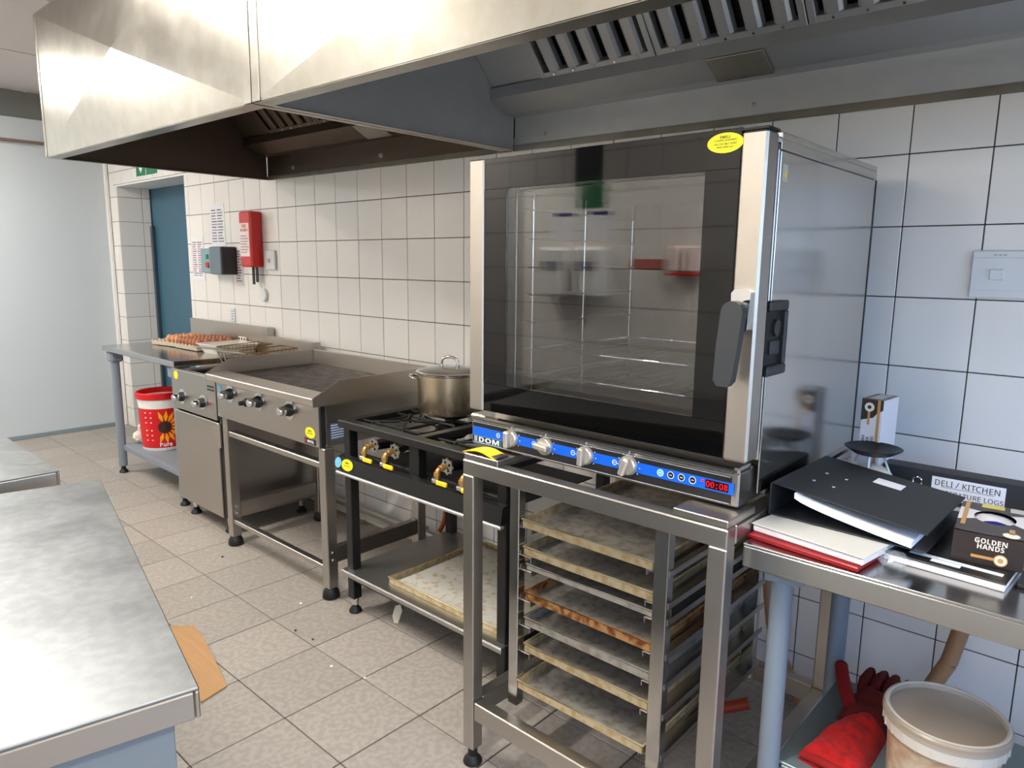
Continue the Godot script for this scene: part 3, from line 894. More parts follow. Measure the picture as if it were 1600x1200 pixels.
	for x in [-1.36, -0.66]:
		for z in [0.26, 0.86]:
			part("foot", MB.new().cyl(Vector3(x, 0.9612, z), Vector3(x, 0.967, z), 0.022, 0.02, 16), M.rubber, t)
	# supplier's oval sticker
	var s := part("sticker", oval(Vector3(-0.6725, 1.7235, 0.9643), 0.0385, 0.0195, 0.0008), M.yellow, d)
	text("sticker_letters", "EWELL", 0.0055, M.ink, s, face(Vector3(-0.6725, 1.7345, 0.9653)), "Droid Sans", true)
	text("sticker_letters", "CATERING EQUIPMENT", 0.0028, M.ink, s, face(Vector3(-0.6725, 1.7285, 0.9653)))
	text("sticker_letters", "Tel: 053-861 4397", 0.0044, M.ink, s, face(Vector3(-0.6725, 1.7215, 0.9653)))
	text("sticker_letters", "www.ewell.co.za", 0.0030, M.ink, s, face(Vector3(-0.6725, 1.7158, 0.9653)))
	var w := part("warning_label", bx(x1 + 0.0001, x1 + 0.0007, 1.655, 1.690, 0.822, 0.846, 0), M.aged, t)
	part("warning_triangle", MB.new().prism([Vector2(-0.008, 0), Vector2(0.008, 0), Vector2(0, 0.016)], 0.0004, face(Vector3(x1 + 0.0008, 1.664, 0.834), Vector3(0, 0, -1))), M.yellow_lever, w)

func ring_mark(x: float, y: float, z: float, r: float, ri: float) -> MB:
	return MB.new().lathe([Vector2(r, 0), Vector2(r, 0.0005), Vector2(ri, 0.0005), Vector2(ri, 0)], Vector3(x, y, z), 20, Basis(Vector3.RIGHT, PI / 2))
func oval(c: Vector3, a: float, b: float, d: float, right := Vector3.RIGHT, up := Vector3.UP) -> MB:
	var poly := []
	for k in 28: poly.append(Vector2(a * cos(TAU * k / 28), b * sin(TAU * k / 28)))
	return MB.new().prism(poly, d, face(c, right, up))

func baking_trays() -> void:
	var labs := ["top baking tray in the rack, golden baked rim", "second baking tray from the top of the rack, brown corner marks", "shallow bare aluminium tray close under the second tray", "baking tray with a rusty orange-brown front rim", "baking tray with a bare silver rim below the rusty one", "baking tray with golden rim, second from the rack bottom", "lowest baking tray in the rack, pushed furthest out"]
	var mats := ["tray_gold", "tray_gold", "tray_plain", "tray_rust", "tray_plain", "tray_gold", "tray_gold"]
	for k in 7:
		var y: float = LEVELS[k] - 0.0025
		var zf: float = [0.928, 0.922, 0.918, 0.922, 0.922, 0.922, 0.938][k]
		var xl: float = [-1.227, -1.226, -1.218, -1.219, -1.219, -1.219, -1.229][k]
		var t := thing("baking_tray", labs[k], "tray", Vector3(-1.0, y, zf - 0.29), "baking trays in the rack")
		tray(t, maxf(xl, -1.231), -0.812, y, 0.024 if k != 2 else 0.016, zf - 0.58, zf, M[mats[k]], M.tray_plain)

func tray(t: Node3D, x0: float, x1: float, y: float, h: float, z0: float, z1: float, m: Material, mb: Material) -> void:
	part("base", bx(x0 + 0.005, x1 - 0.005, y, y + 0.0015, z0 + 0.005, z1 - 0.005, 0), mb, t)
	var w := MB.new()
	w.box(x0, x1, y, y + h, z1 - 0.0045, z1, 0.0015)
	w.box(x0, x1, y, y + h, z0, z0 + 0.0045, 0.0015)
	w.box(x0, x0 + 0.0045, y, y + h, z0, z1, 0.0015)
	w.box(x1 - 0.0045, x1, y, y + h, z0, z1, 0.0015)
	part("wall", w, m, t)
	var r := MB.new()
	r.tube([Vector3(x0, y + h, z0), Vector3(x1, y + h, z0), Vector3(x1, y + h, z1), Vector3(x0, y + h, z1)], 0.0035, 6, true)
	part("rim", r, m, t)

# ---------------------------------------------------------------- gas boiling table and pot
func boiling_table() -> void:
	var t := thing("boiling_table", "black steel four burner gas boiling table with brass valves and a lower shelf", "stove", Vector3(-1.96, 0, 0.40))
	var x0 := -2.425
	var x1 := -1.490
	var z0 := 0.08
	var z1 := 0.715
	var top := MB.new()
	top.box(x0, x1, 0.815, 0.846, z1 - 0.05, z1, 0.003)
	top.box(x0, x1, 0.815, 0.846, z0, z0 + 0.05, 0.003)
	top.box(x0, x0 + 0.05, 0.815, 0.8455, z0 + 0.05, z1 - 0.05, 0.002)
	top.box(x1 - 0.05, x1, 0.815, 0.8455, z0 + 0.05, z1 - 0.05, 0.002)
	top.box(-1.985, -1.945, 0.815, 0.845, z0 + 0.05, z1 - 0.05, 0.002)
	part("top_frame", top, M.black, t)
	for x in [x0 + 0.012, x1 - 0.052]:
		for z in [z0 + 0.01, z1 - 0.062]:
			part("leg", bx(x, x + 0.042, 0.065, 0.815, z, z + 0.042, 0.003), M.black, t)
			part("foot_pin", MB.new().cyl(Vector3(x + 0.021, 0.035, z + 0.021), Vector3(x + 0.021, 0.066, z + 0.021), 0.015, 0.018, 14), M.chrome, t)
			foot(t, x + 0.021, z + 0.021, 0.03, 0.026)
	part("mid_post", bx(-1.997, -1.942, 0.685, 0.815, z1 - 0.062, z1 - 0.020, 0.003), M.black, t)
	# drip tray: shelf, folded front, bright edge
	part("drip_tray", bx(x0 + 0.06, x1 - 0.06, 0.655, 0.660, z0 + 0.06, z1 - 0.08, 0.001), M.iron, t)
	var ap := MB.new()
	ap.prism([Vector2(z1 - 0.02, 0.700), Vector2(z1 + 0.002, 0.695), Vector2(z1 + 0.012, 0.64), Vector2(z1 - 0.004, 0.63), Vector2(z1 - 0.016, 0.64)], x1 - x0 - 0.01, Transform3D(Basis(Vector3(0, 0, 1), Vector3(0, 1, 0), Vector3(-1, 0, 0)), Vector3(x1 - 0.005, 0, 0)))
	part("front_apron", ap, M.black, t)
	part("apron_edge", bx(x0 + 0.002, x1 - 0.002, 0.622, 0.634, z1 - 0.004, z1 + 0.018, 0.003), M.zinc, t)
	part("manifold", MB.new().tube([Vector3(x0 + 0.06, 0.690, z1 - 0.075), Vector3(x1 - 0.06, 0.690, z1 - 0.075)], 0.012, 12), M.iron, t)
	var s := part("lower_shelf", bx(x0 + 0.004, x1 - 0.004, 0.196, 0.200, z0 + 0.012, z1 + 0.006, 0.001), M.steel_shelf, t)
	part("shelf_lip", bx(x0 + 0.004, x1 - 0.004, 0.178, 0.1955, z1 + 0.002, z1 + 0.006, 0.001), M.steel_shelf, s)
	for z in [z0 + 0.015, z1 - 0.045]:
		part("shelf_rail", bx(x0 + 0.056, x1 - 0.056, 0.155, 0.1945, z, z + 0.03, 0.002), M.black, t)
	for x in [x0 + 0.018, x1 - 0.046]:
		part("shelf_rail", bx(x, x + 0.03, 0.155, 0.1945, z0 + 0.054, z1 - 0.064, 0.002), M.black, t)
	# burners: two deep, two wide
	var valves := [-2.247, -2.116, -1.817, -1.69]
	var bi := 0
	for bxz in [Vector2(-2.205, 0.27), Vector2(-2.205, 0.53), Vector2(-1.72, 0.27), Vector2(-1.72, 0.53)]:
		var c := Vector3(bxz.x, 0.755, bxz.y)
		var b := MB.new().lathe([Vector2(0.0, -0.02), Vector2(0.05, -0.02), Vector2(0.075, 0.0), Vector2(0.08, 0.02), Vector2(0.07, 0.03), Vector2(0.045, 0.03), Vector2(0.04, 0.012), Vector2(0.0, 0.012)], c, 28)
		var bo := part("burner", b, M.iron, t)
		var vx: float = valves[bi]
		part("mixing_tube", MB.new().tube([Vector3(vx, 0.760, z1 - 0.056), Vector3(lerpf(vx, c.x, 0.5), 0.755, lerpf(z1 - 0.056, c.z, 0.55)), Vector3(c.x, 0.745, c.z + 0.03)], 0.021, 14), M.black, bo)
		# pan support over this burner
		var g := MB.new()
		for k in 4:
			var a := PI / 4 + PI / 2 * k
			var dir := Vector3(cos(a), 0, sin(a))
			g.tube([c + dir * 0.03 + Vector3(0, 0.088, 0), c + dir * 0.135 + Vector3(0, 0.088, 0), c + dir * 0.150 + Vector3(0, 0.05, 0)], 0.0055, 8)
		var ring := []
		for k in 24: ring.append(c + Vector3(cos(TAU * k / 24) * 0.145, 0.066, sin(TAU * k / 24) * 0.145 * 0.72))
		g.tube(ring, 0.005, 6, true)
		for sgn in [-1.0, 1.0]:
			g.tube([c + Vector3(-0.19, 0.083, sgn * 0.09), c + Vector3(0.19, 0.083, sgn * 0.09)], 0.0055, 8)
			g.tube([c + Vector3(sgn * 0.09, 0.083, -0.11), c + Vector3(sgn * 0.09, 0.083, 0.10)], 0.0055, 8)
		part("pan_support", g, M.iron, t)
		bi += 1
	for vx in valves:
		var z := z1 - 0.052
		var d := MB.new().cyl(Vector3(vx, 0.760, z), Vector3(vx, 0.760, z + 0.005), 0.027, 0.027, 24)
		for k in 8:
			var a := TAU * k / 8
			d.box(-0.004, 0.004, 0.024, 0.031, 0.0, 0.005, 0.0, Transform3D(Basis(Vector3.BACK, a), Vector3(vx, 0.760, z)))
		var v := part("air_shutter", d, M.zinc, t)
		for k in 4: part("slot", MB.new().cyl(Vector3(vx + 0.016 * cos(k * PI / 2 + 0.5), 0.760 + 0.016 * sin(k * PI / 2 + 0.5), z + 0.0051), Vector3(vx + 0.016 * cos(k * PI / 2 + 0.5), 0.760 + 0.016 * sin(k * PI / 2 + 0.5), z + 0.0062), 0.0055, 0.0055, 10), M.rubber, v)
		var e := MB.new()
		e.tube([Vector3(vx, 0.760, z + 0.006), Vector3(vx, 0.760, z + 0.042), Vector3(vx, 0.752, z + 0.050), Vector3(vx, 0.724, z + 0.052)], 0.0085, 12)
		e.cyl(Vector3(vx, 0.748, z + 0.052), Vector3(vx, 0.734, z + 0.052), 0.012, 0.012, 12)
		e.cyl(Vector3(vx, 0.760, z + 0.024), Vector3(vx, 0.760, z + 0.036), 0.012, 0.012, 6)
		var vo := part("gas_valve", e, M.brass, t)
		part("valve_body", MB.new().cyl(Vector3(vx - 0.016, 0.718, z + 0.052), Vector3(vx + 0.016, 0.718, z + 0.052), 0.012, 0.012, 12), M.chrome, vo)
		part("lever", MB.new().box(vx + 0.012, vx + 0.066, 0.709, 0.726, z + 0.060, z + 0.072, 0.004), M.yellow_lever, vo)
	part("round_label", oval(Vector3(-2.415, 0.668, z1 + 0.0075), 0.0215, 0.0215, 0.001, Vector3.RIGHT, Vector3(0, 1, -0.19)), M.cyan, t)
	var st := part("sticker", oval(Vector3(-2.352, 0.668, z1 + 0.0075), 0.038, 0.0235, 0.001, Vector3.RIGHT, Vector3(0, 1, -0.19)), M.yellow, t)
	text("sticker_letters", "EWELL", 0.007, M.ink, st, face(Vector3(-2.352, 0.676, z1 + 0.0073), Vector3.RIGHT, Vector3(0, 1, -0.19)), "Droid Sans", true)
	text("sticker_letters", "053-861 4397", 0.005, M.ink, st, face(Vector3(-2.352, 0.664, z1 + 0.0095), Vector3.RIGHT, Vector3(0, 1, -0.19)))
	# large baking sheet on the lower shelf
	var bs := thing("baking_sheet", "large worn baking sheet with stained rim on the boiling table shelf", "tray", Vector3(-1.85, 0.2005, 0.38))
	tray(bs, -2.17, -1.56, 0.2005, 0.024, 0.13, 0.665, M.tray_gold, M.tray_plain)
	part("liner_paper", bx(-2.14, -1.575, 0.204, 0.210, 0.145, 0.652, 0.001), M.liner, bs)
	# scrap of paper hanging under the shelf, gas hose and tap behind
	var sc := thing("paper_scrap", "torn yellowish paper scrap on the floor under the boiling table", "paper", Vector3(-2.18, 0.0, 0.62))
	part("scrap", MB.new().prism([Vector2(-0.012, 0.002), Vector2(0.006, 0.0), Vector2(0.02, 0.05), Vector2(0.012, 0.075), Vector2(-0.01, 0.07), Vector2(-0.02, 0.03)], 0.0012, Transform3D(Basis(Vector3.UP, 0.7) * Basis(Vector3.RIGHT, -0.4), Vector3(-2.18, 0.0005, 0.62))), M.cream, sc)
	var h := thing("gas_hose", "orange rubber gas hose hanging behind the boiling table", "hose", Vector3(-2.42, 0.2, 0.03))
	var pts := []
	for k in 15:
		var q := k / 14.0
		pts.append(Vector3(-2.62 + 0.09 * sin(q * 2.6) + 0.10 * q, 0.62 - 0.44 * q - 0.06 * sin(q * PI), 0.055 + 0.06 * q * q))
	part("hose", MB.new().tube(pts, 0.011, 10), M.hose_orange, h)
	var h2 := thing("gas_hose", "orange hose lying on the floor under the oven stand", "hose", Vector3(-0.9, 0.0, 0.35))
	pts = []
	for k in 15:
		var q := k / 14.0
		pts.append(Vector3(-1.25 + 0.45 * q, 0.018 + 0.10 * q * q, 0.30 + 0.10 * sin(q * 3.0)))
	part("hose", MB.new().tube(pts, 0.018, 10), M.hose_orange, h2)
	var tap := thing("gas_tap", "brass gas tap with red lever on the tiles behind the boiling table", "tap", Vector3(-2.33, 0.30, 0.03))
	part("body", MB.new().cyl(Vector3(-2.36, 0.26, 0.035), Vector3(-2.36, 0.36, 0.035), 0.014, 0.014, 12).cyl(Vector3(-2.36, 0.31, 0.0), Vector3(-2.36, 0.31, 0.05), 0.016, 0.016, 8), M.brass, tap)
	part("pipe", MB.new().cyl(Vector3(-2.36, 0.36, 0.035), Vector3(-2.36, 0.56, 0.035), 0.009, 0.009, 10), M.zinc, tap)
	part("lever", bx(-2.372, -2.348, 0.40, 0.50, 0.05, 0.062, 0.003), M.red, tap)
	var pp := thing("gas_pipe", "steel gas pipe running low along the tiled wall", "pipe", Vector3(-3.0, 0.1, 0.04))
	part("pipe", MB.new().cyl(Vector3(-3.9, 0.10, 0.04), Vector3(-1.5, 0.10, 0.04), 0.018, 0.018, 12), M.zinc, pp)
	for x in [-3.6, -2.7, -1.8]: part("clip", bx(x - 0.015, x + 0.015, 0.08, 0.12, 0.0, 0.061, 0.002), M.zinc, pp)

func stock_pot() -> void:
	var c := Vector3(-2.195, 0.8495, 0.30)
	var t := thing("stock_pot", "brushed steel pot with glass lid standing on the back burner", "pot", c)
	var R := 0.137
	part("body", MB.new().lathe([Vector2(0, 0.0), Vector2(R - 0.012, 0.0), Vector2(R - 0.002, 0.006), Vector2(R, 0.018), Vector2(R, 0.168), Vector2(R + 0.005, 0.172), Vector2(R + 0.005, 0.175), Vector2(R - 0.003, 0.175), Vector2(R - 0.004, 0.01), Vector2(0, 0.008)], c, 48), M.pot, t)
	var l := part("lid", MB.new().lathe([Vector2(R + 0.002, 0.1765), Vector2(R - 0.01, 0.186), Vector2(R - 0.05, 0.196), Vector2(0.03, 0.203), Vector2(0, 0.204)], c, 48), M.lid_glass, t)
	part("lid_rim", MB.new().lathe([Vector2(R - 0.004, 0.1755), Vector2(R + 0.007, 0.1758), Vector2(R + 0.008, 0.180), Vector2(R - 0.004, 0.1825)], c, 48), M.chrome, l)
	var hp := []
	for k in 13:
		var a := PI * k / 12
		hp.append(c + Vector3(-0.036 * cos(a) * 1.05, 0.204 + 0.036 * pow(sin(a), 0.6), 0.012 * cos(a)))
	var hh := part("lid_handle", MB.new().tube(hp, 0.0058, 10), M.chrome, l)
	for s in [-1.0, 1.0]: part("handle_foot", MB.new().cyl(c + Vector3(s * 0.038, 0.200, -s * 0.012), c + Vector3(s * 0.038, 0.207, -s * 0.012), 0.014, 0.009, 14), M.chrome, hh)
	for s in [3.85, 0.62]:
		var o := c + Vector3(cos(s) * R, 0.150 if s > 1 else 0.13, -sin(s) * R)
		var out := Vector3(cos(s), 0, -sin(s))
		var side := Vector3(-out.z, 0, out.x)
		var q := []
		for k in 11:
			var a := PI * k / 10
			q.append(o + side * 0.045 * cos(a) + out * 0.034 * sin(a) + Vector3(0, 0.008 * sin(a), 0))
		part("handle", MB.new().tube(q, 0.006, 10), M.chrome, t)

# ---------------------------------------------------------------- griddle
func rosette(p: Vector3, t: Node3D, s := 1.0) -> void:
	# bezel, ribbed skirt and domed grip of a gas knob facing the room
	var bz := []
	for k in 32:
		var a := TAU * k / 32
		var r := 0.041 * s * (1.0 + 0.13 * maxf(0, cos(a * 1.0 - 0.9)) ** 6)
		bz.append(Vector2(r * cos(a), r * 1.08 * sin(a)))
	var o := part("control_knob", MB.new().prism(bz, 0.004, Transform3D(Basis(), p)), M.chrome, t)
	part("skirt", MB.new().lathe([Vector2(0.029 * s, 0.004), Vector2(0.028 * s, 0.010), Vector2(0.026 * s, 0.016), Vector2(0.022 * s, 0.026), Vector2(0, 0.028)], p, 28, Basis(Vector3.RIGHT, PI / 2)), M.rubber, o)
	part("grip", MB.new().lathe([Vector2(0.022 * s, 0.027), Vector2(0.021 * s, 0.048), Vector2(0.017 * s, 0.056), Vector2(0, 0.058)], p, 24, Basis(Vector3.RIGHT, PI / 2)), M.chrome, o)
	part("pointer", MB.new().box(0.024 * s, 0.050 * s, -0.010, 0.010, 0.004, 0.014, 0.003, Transform3D(Basis(), p)), M.rubber, o)

func griddle() -> void:
	var t := thing("gas_griddle", "wide stainless gas griddle with three knobs on an open tube stand", "griddle", Vector3(-3.05, 0, 0.42))
	var x0 := -3.52
	var x1 := -2.585
	var zf := 0.70
	var panel := bx(x0, x1, 0.69, 0.905, zf - 0.012, zf, 0.002)
	var pn := part("front_panel", panel, M.steel, t)
	part("ledge", bx(x0 - 0.01, x1 + 0.028, 0.882, 0.917, 0.625, 0.747, 0.004), M.steel_door, t)
	part("cooking_plate", bx(x0 + 0.03, x1 - 0.03, 0.89, 0.912, 0.125, 0.624, 0.002), M.griddle_plate, t)
	var yz := Transform3D(Basis(Vector3(0, 0, 1), Vector3(0, 1, 0), Vector3(-1, 0, 0)), Vector3.ZERO)
	var gp := [Vector2(0.747, 0.880), Vector2(0.747, 0.918), Vector2(0.615, 0.982), Vector2(0.085, 0.990), Vector2(0.085, 0.880)]
	for x in [x0 - 0.012, x1 + 0.032]:
		part("splash_guard", MB.new().prism(gp, 0.004, Transform3D(yz.basis, Vector3(x + 0.002, 0, 0))), M.steel_door, t)
	part("back_guard", bx(x0 - 0.01, x1 + 0.028, 0.88, 0.990, 0.10, 0.120, 0.003), M.steel_door, t)
	part("side_panel", bx(x1 - 0.004, x1, 0.69, 0.879, 0.09, 0.665, 0.001), M.steel, t)
	part("side_panel", bx(x0, x0 + 0.004, 0.69, 0.879, 0.09, 0.665, 0.001), M.steel, t)
	part("corner_trim", bx(x1 - 0.006, x1 - 0.001, 0.69, 0.879, 0.666, 0.687, 0.001), M.dark_plastic, t)
	part("inner_box", bx(x0 + 0.03, x1 - 0.03, 0.70, 0.888, 0.09, 0.68, 0), M.iron, t)
	part("rating_label", bx(x1 + 0.0002, x1 + 0.001, 0.715, 0.790, 0.55, 0.645, 0), M.label_blue, t)
	for k in 6: part("label_line", bx(x1 + 0.0011, x1 + 0.0015, 0.724 + 0.011 * k, 0.728 + 0.011 * k, 0.556, 0.64, 0), M.print_white, t)
	for x in [-3.372, -3.088, -2.815]: rosette(Vector3(x, 0.826, zf), t)
	part("igniter", MB.new().lathe([Vector2(0.021, 0), Vector2(0.020, 0.012), Vector2(0.012, 0.018), Vector2(0.011, 0.040), Vector2(0, 0.042)], Vector3(-3.205, 0.806, zf), 20, Basis(Vector3.RIGHT, PI / 2)), M.rubber, t)
	part("round_label", oval(Vector3(-3.482, 0.842, zf), 0.021, 0.021, 0.001), M.cyan, pn)
	var s := part("sticker", oval(Vector3(-2.655, 0.748, zf), 0.038, 0.0245, 0.001), M.yellow, pn)
	text("sticker_letters", "EWELL", 0.007, M.ink, s, face(Vector3(-2.655, 0.756, zf + 0.0012)), "Droid Sans", true)
	text("sticker_letters", "053-861 4397", 0.005, M.ink, s, face(Vector3(-2.655, 0.745, zf + 0.0012)))
	var br := part("maker_plate", bx(-2.70, -2.614, 0.698, 0.722, zf, zf + 0.002, 0.0005), M.cover_black, pn)
	text("maker_letters", "ROYAL", 0.0115, M.print_white, br, face(Vector3(-2.650, 0.7095, zf + 0.0023)), "Droid Sans", true)
	part("maker_dot", bx(-2.696, -2.684, 0.704, 0.716, zf + 0.002, zf + 0.0026, 0), M.red, br)
	for q in [Vector2(x0 + 0.012, 0.70), Vector2(x1 - 0.012, 0.70), Vector2(x0 + 0.012, 0.873), Vector2(x1 - 0.012, 0.873)]:
		part("screw", MB.new().cyl(Vector3(q.x, q.y, zf), Vector3(q.x, q.y, zf + 0.002), 0.004, 0.003, 8), M.zinc, pn)
	# stand
	for x in [-3.487, -2.605]:
		for z in [0.13, 0.645]:
			part("leg", bx(x, x + 0.05, 0.05, 0.69, z, z + 0.05, 0.003), M.steel, t)
			part("foot", MB.new().lathe([Vector2(0, 0), Vector2(0.036, 0), Vector2(0.039, 0.006), Vector2(0.036, 0.03), Vector2(0.026, 0.045), Vector2(0.022, 0.051), Vector2(0, 0.051)], Vector3(x + 0.025, 0, z + 0.025), 24), M.rubber, t)
	part("front_rail", bx(-3.436, -2.606, 0.595, 0.622, 0.65, 0.69, 0.003), M.steel, t)
	part("back_rail", bx(-3.436, -2.606, 0.595, 0.622, 0.135, 0.175, 0.003), M.steel, t)
	part("low_rail", bx(-3.436, -2.606, 0.125, 0.148, 0.655, 0.688, 0.003), M.steel, t)
	part("low_rail", bx(-3.436, -2.606, 0.125, 0.148, 0.14, 0.17, 0.003), M.steel, t)
	for x in [-3.478, -2.596]:
		part("side_rail", bx(x, x + 0.032, 0.16, 0.235, 0.182, 0.643, 0.003), M.steel, t)
	for x in [-3.4365, -2.5545]:
		for y in [0.18, 0.215]:
			part("bolt", MB.new().cyl(Vector3(x, y, 0.67), Vector3(x + 0.006, y, 0.67), 0.008, 0.006, 8), M.chrome, t)

# ---------------------------------------------------------------- fryer
func fryer() -> void:
	var t := thing("deep_fryer", "narrow stainless floor fryer with two knobs beside the griddle", "fryer", Vector3(-3.86, 0, 0.40))
	var x0 := -4.145
	var x1 := -3.575
	var zf := 0.665
	var b := MB.new()
	b.box(x0, x0 + 0.012, 0.10, 0.862, 0.09, zf - 0.022, 0.001)
	b.box(x1 - 0.012, x1, 0.10, 0.862, 0.09, zf - 0.022, 0.001)
	b.box(x0 + 0.012, x1 - 0.012, 0.10, 0.862, 0.09, 0.10, 0)
	b.box(x0 + 0.012, x1 - 0.012, 0.10, 0.112, 0.10, zf - 0.022, 0)
	part("body", b, M.steel, t)
	var pn := part("control_panel", bx(x0, x1 - 0.035, 0.645, 0.872, zf - 0.02, zf, 0.002), M.steel, t)
	var d := part("door", bx(x0 + 0.004, x1 - 0.03, 0.105, 0.633, zf - 0.02, zf - 0.001, 0.003), M.steel, t)
	part("edge_strip", bx(x1 - 0.028, x1 - 0.004, 0.105, 0.86, zf - 0.021, zf - 0.012, 0.001), M.dark_plastic, t)
	part("pull", MB.new().box(x1 - 0.085, x1 - 0.032, 0.545, 0.615, zf, zf + 0.002).box(x1 - 0.033, x1 - 0.006, 0.50, 0.628, zf - 0.008, zf + 0.002, 0.001), M.steel_door, d)
	var tk := MB.new()
	tk.box(x0 + 0.03, x1 - 0.03, 0.848, 0.862, 0.10, 0.125, 0.001)
	tk.box(x0 + 0.03, x1 - 0.03, 0.848, 0.862, 0.60, 0.644, 0.001)
	tk.box(x0 + 0.03, x0 + 0.06, 0.848, 0.862, 0.126, 0.599, 0.001)
	tk.box(x1 - 0.06, x1 - 0.03, 0.848, 0.862, 0.126, 0.599, 0.001)
	tk.box(-3.875, -3.845, 0.70, 0.860, 0.126, 0.599, 0.001)
	part("tank_rim", tk, M.steel, t)
	for x in [[x0 + 0.061, -3.876], [-3.844, x1 - 0.061]]:
		var o := MB.new()
		o.box(x[0], x[1], 0.60, 0.66, 0.127, 0.598)
		o.box(x[0], x[0] + 0.004, 0.66, 0.85, 0.127, 0.598)
		o.box(x[1] - 0.004, x[1], 0.66, 0.85, 0.127, 0.598)
		part("tank", o, M.iron, t)
	for x in [-4.02, -3.765]: rosette(Vector3(x, 0.722, zf), pn, 0.95)
	part("sticker", oval(Vector3(-4.088, 0.838, zf), 0.026, 0.024, 0.001), M.yellow, pn)
	for k in 2: part("maker_bar", bx(-3.70, -3.625, 0.800 + 0.018 * k, 0.810 + 0.018 * k, zf, zf + 0.002, 0.0005), M.dark_plastic, pn)
	part("indicator", MB.new().cyl(Vector3(-3.675, 0.727, zf), Vector3(-3.675, 0.727, zf + 0.003), 0.008, 0.007, 12), M.red, pn)
	for x in [x0 + 0.06, x1 - 0.08]:
		for z in [0.16, 0.60]:
			part("foot_pin", MB.new().cyl(Vector3(x, 0.04, z), Vector3(x, 0.101, z), 0.016, 0.019, 14), M.chrome, t)
			foot(t, x, z, 0.035, 0.03)
	part("splashback", bx(-4.10, -3.60, 0.863, 1.020, 0.045, 0.085, 0.002), M.steel_door, t)
	part("splash_end", bx(-3.60, -3.575, 0.863, 1.021, 0.04, 0.086, 0.002), M.steel, t)
	# two fry baskets hung over the tank, wire handles to the front
	for q in [[-3.995, "golden wire fry basket on the fryer tank, next to the egg table"], [-3.72, "golden wire fry basket on the fryer tank, next to the griddle guard"]]:
		var x: float = q[0]
		var bs := thing("fry_basket", q[1], "basket", Vector3(x, 0.87, 0.36), "fry baskets on the fryer")
		var g := MB.new()
		var y0 := 0.880
		var y1 := 0.992
		var w := 0.085
		for y in [y0, y1]:
			g.tube([Vector3(x - w, y, 0.16), Vector3(x + w, y, 0.16), Vector3(x + w, y - 0.01, 0.42), Vector3(x - w, y - 0.01, 0.42)], 0.0035, 6, true)
		part("frame", g, M.fried, bs)
		g = MB.new()
		for k in 12:
			var z := 0.16 + 0.26 * k / 11.0
			for s in [-1.0, 1.0]: g.tube([Vector3(x + s * w, y0, z), Vector3(x + s * w, y1 - 0.01 * k / 11.0, z)], 0.0014, 5)
			g.tube([Vector3(x - w, y0, z), Vector3(x + w, y0, z)], 0.0014, 5)
		for k in 8:
			var xx := x - w + 2 * w * k / 7.0
			g.tube([Vector3(xx, y1, 0.16), Vector3(xx, y0, 0.16), Vector3(xx, y0 - 0.01, 0.42), Vector3(xx, y1 - 0.01, 0.42)], 0.0014, 5)
		part("mesh", g, M.fried, bs)
		var lift := 0.985
		part("handle", MB.new().tube([Vector3(x - 0.03, 0.89, 0.42), Vector3(x - 0.03, lift - 0.01, 0.45), Vector3(x - 0.022, lift + 0.02, 0.60), Vector3(x + 0.022, lift + 0.02, 0.60), Vector3(x + 0.03, lift - 0.01, 0.45), Vector3(x + 0.03, 0.89, 0.42)], 0.0042, 8), M.zinc, bs)

# ---------------------------------------------------------------- table with the eggs
# soft pillow-like sheet over an outline in (x, z); y rises to h within edge of the outline
func cushion(poly: Array, h: float, edge: float, res: float, sd := 1, rough := 0.0) -> MB:
	var pv := PackedVector2Array(poly)
	var lo := pv[0]
	var hi := pv[0]
	for q in pv:
		lo = lo.min(q)
		hi = hi.max(q)
	var nx := int((hi.x - lo.x) / res) + 2
	var nz := int((hi.y - lo.y) / res) + 2
	var f := FastNoiseLite.new()
	f.seed = sd
	f.frequency = 14.0
	var P := []
	var inside := []
	for j in nz:
		for i in nx:
			var q := lo + Vector2(i, j) * res
			var best := 1e9
			var near := q
			for k in pv.size():
				var c := Geometry2D.get_closest_point_to_segment(q, pv[k], pv[(k + 1) % pv.size()])
				if c.distance_to(q) < best:
					best = c.distance_to(q)
					near = c
			var ins := Geometry2D.is_point_in_polygon(q, pv)
			inside.append(ins)
			if ins:
				var d := clampf(1.0 - best / edge, 0, 1)
				P.append(Vector3(q.x, h * sqrt(1.0 - d * d) * (1.0 + rough * f.get_noise_2d(q.x, q.y)), q.y))
			else: P.append(Vector3(near.x, 0, near.y))
	var N := []
	N.resize(P.size())
	N.fill(Vector3.ZERO)
	var tris := []
	for j in nz - 1:
		for i in nx - 1:
			var a := j * nx + i
			var ids := [a, a + nx, a + nx + 1, a + 1]
			if not (inside[ids[0]] or inside[ids[1]] or inside[ids[2]] or inside[ids[3]]): continue
			for tr in [[ids[0], ids[1], ids[2]], [ids[0], ids[2], ids[3]]]:
				var k: Vector3 = (P[tr[1]] - P[tr[0]]).cross(P[tr[2]] - P[tr[0]])
				if k.length() < 1e-12: continue
				for e in tr: N[e] += k
				tris.append(tr)
	var mb := MB.new()
	for tr in tris:
		mb.trin(P[tr[0]], P[tr[1]], P[tr[2]], N[tr[0]].normalized(), N[tr[1]].normalized(), N[tr[2]].normalized())
	return mb

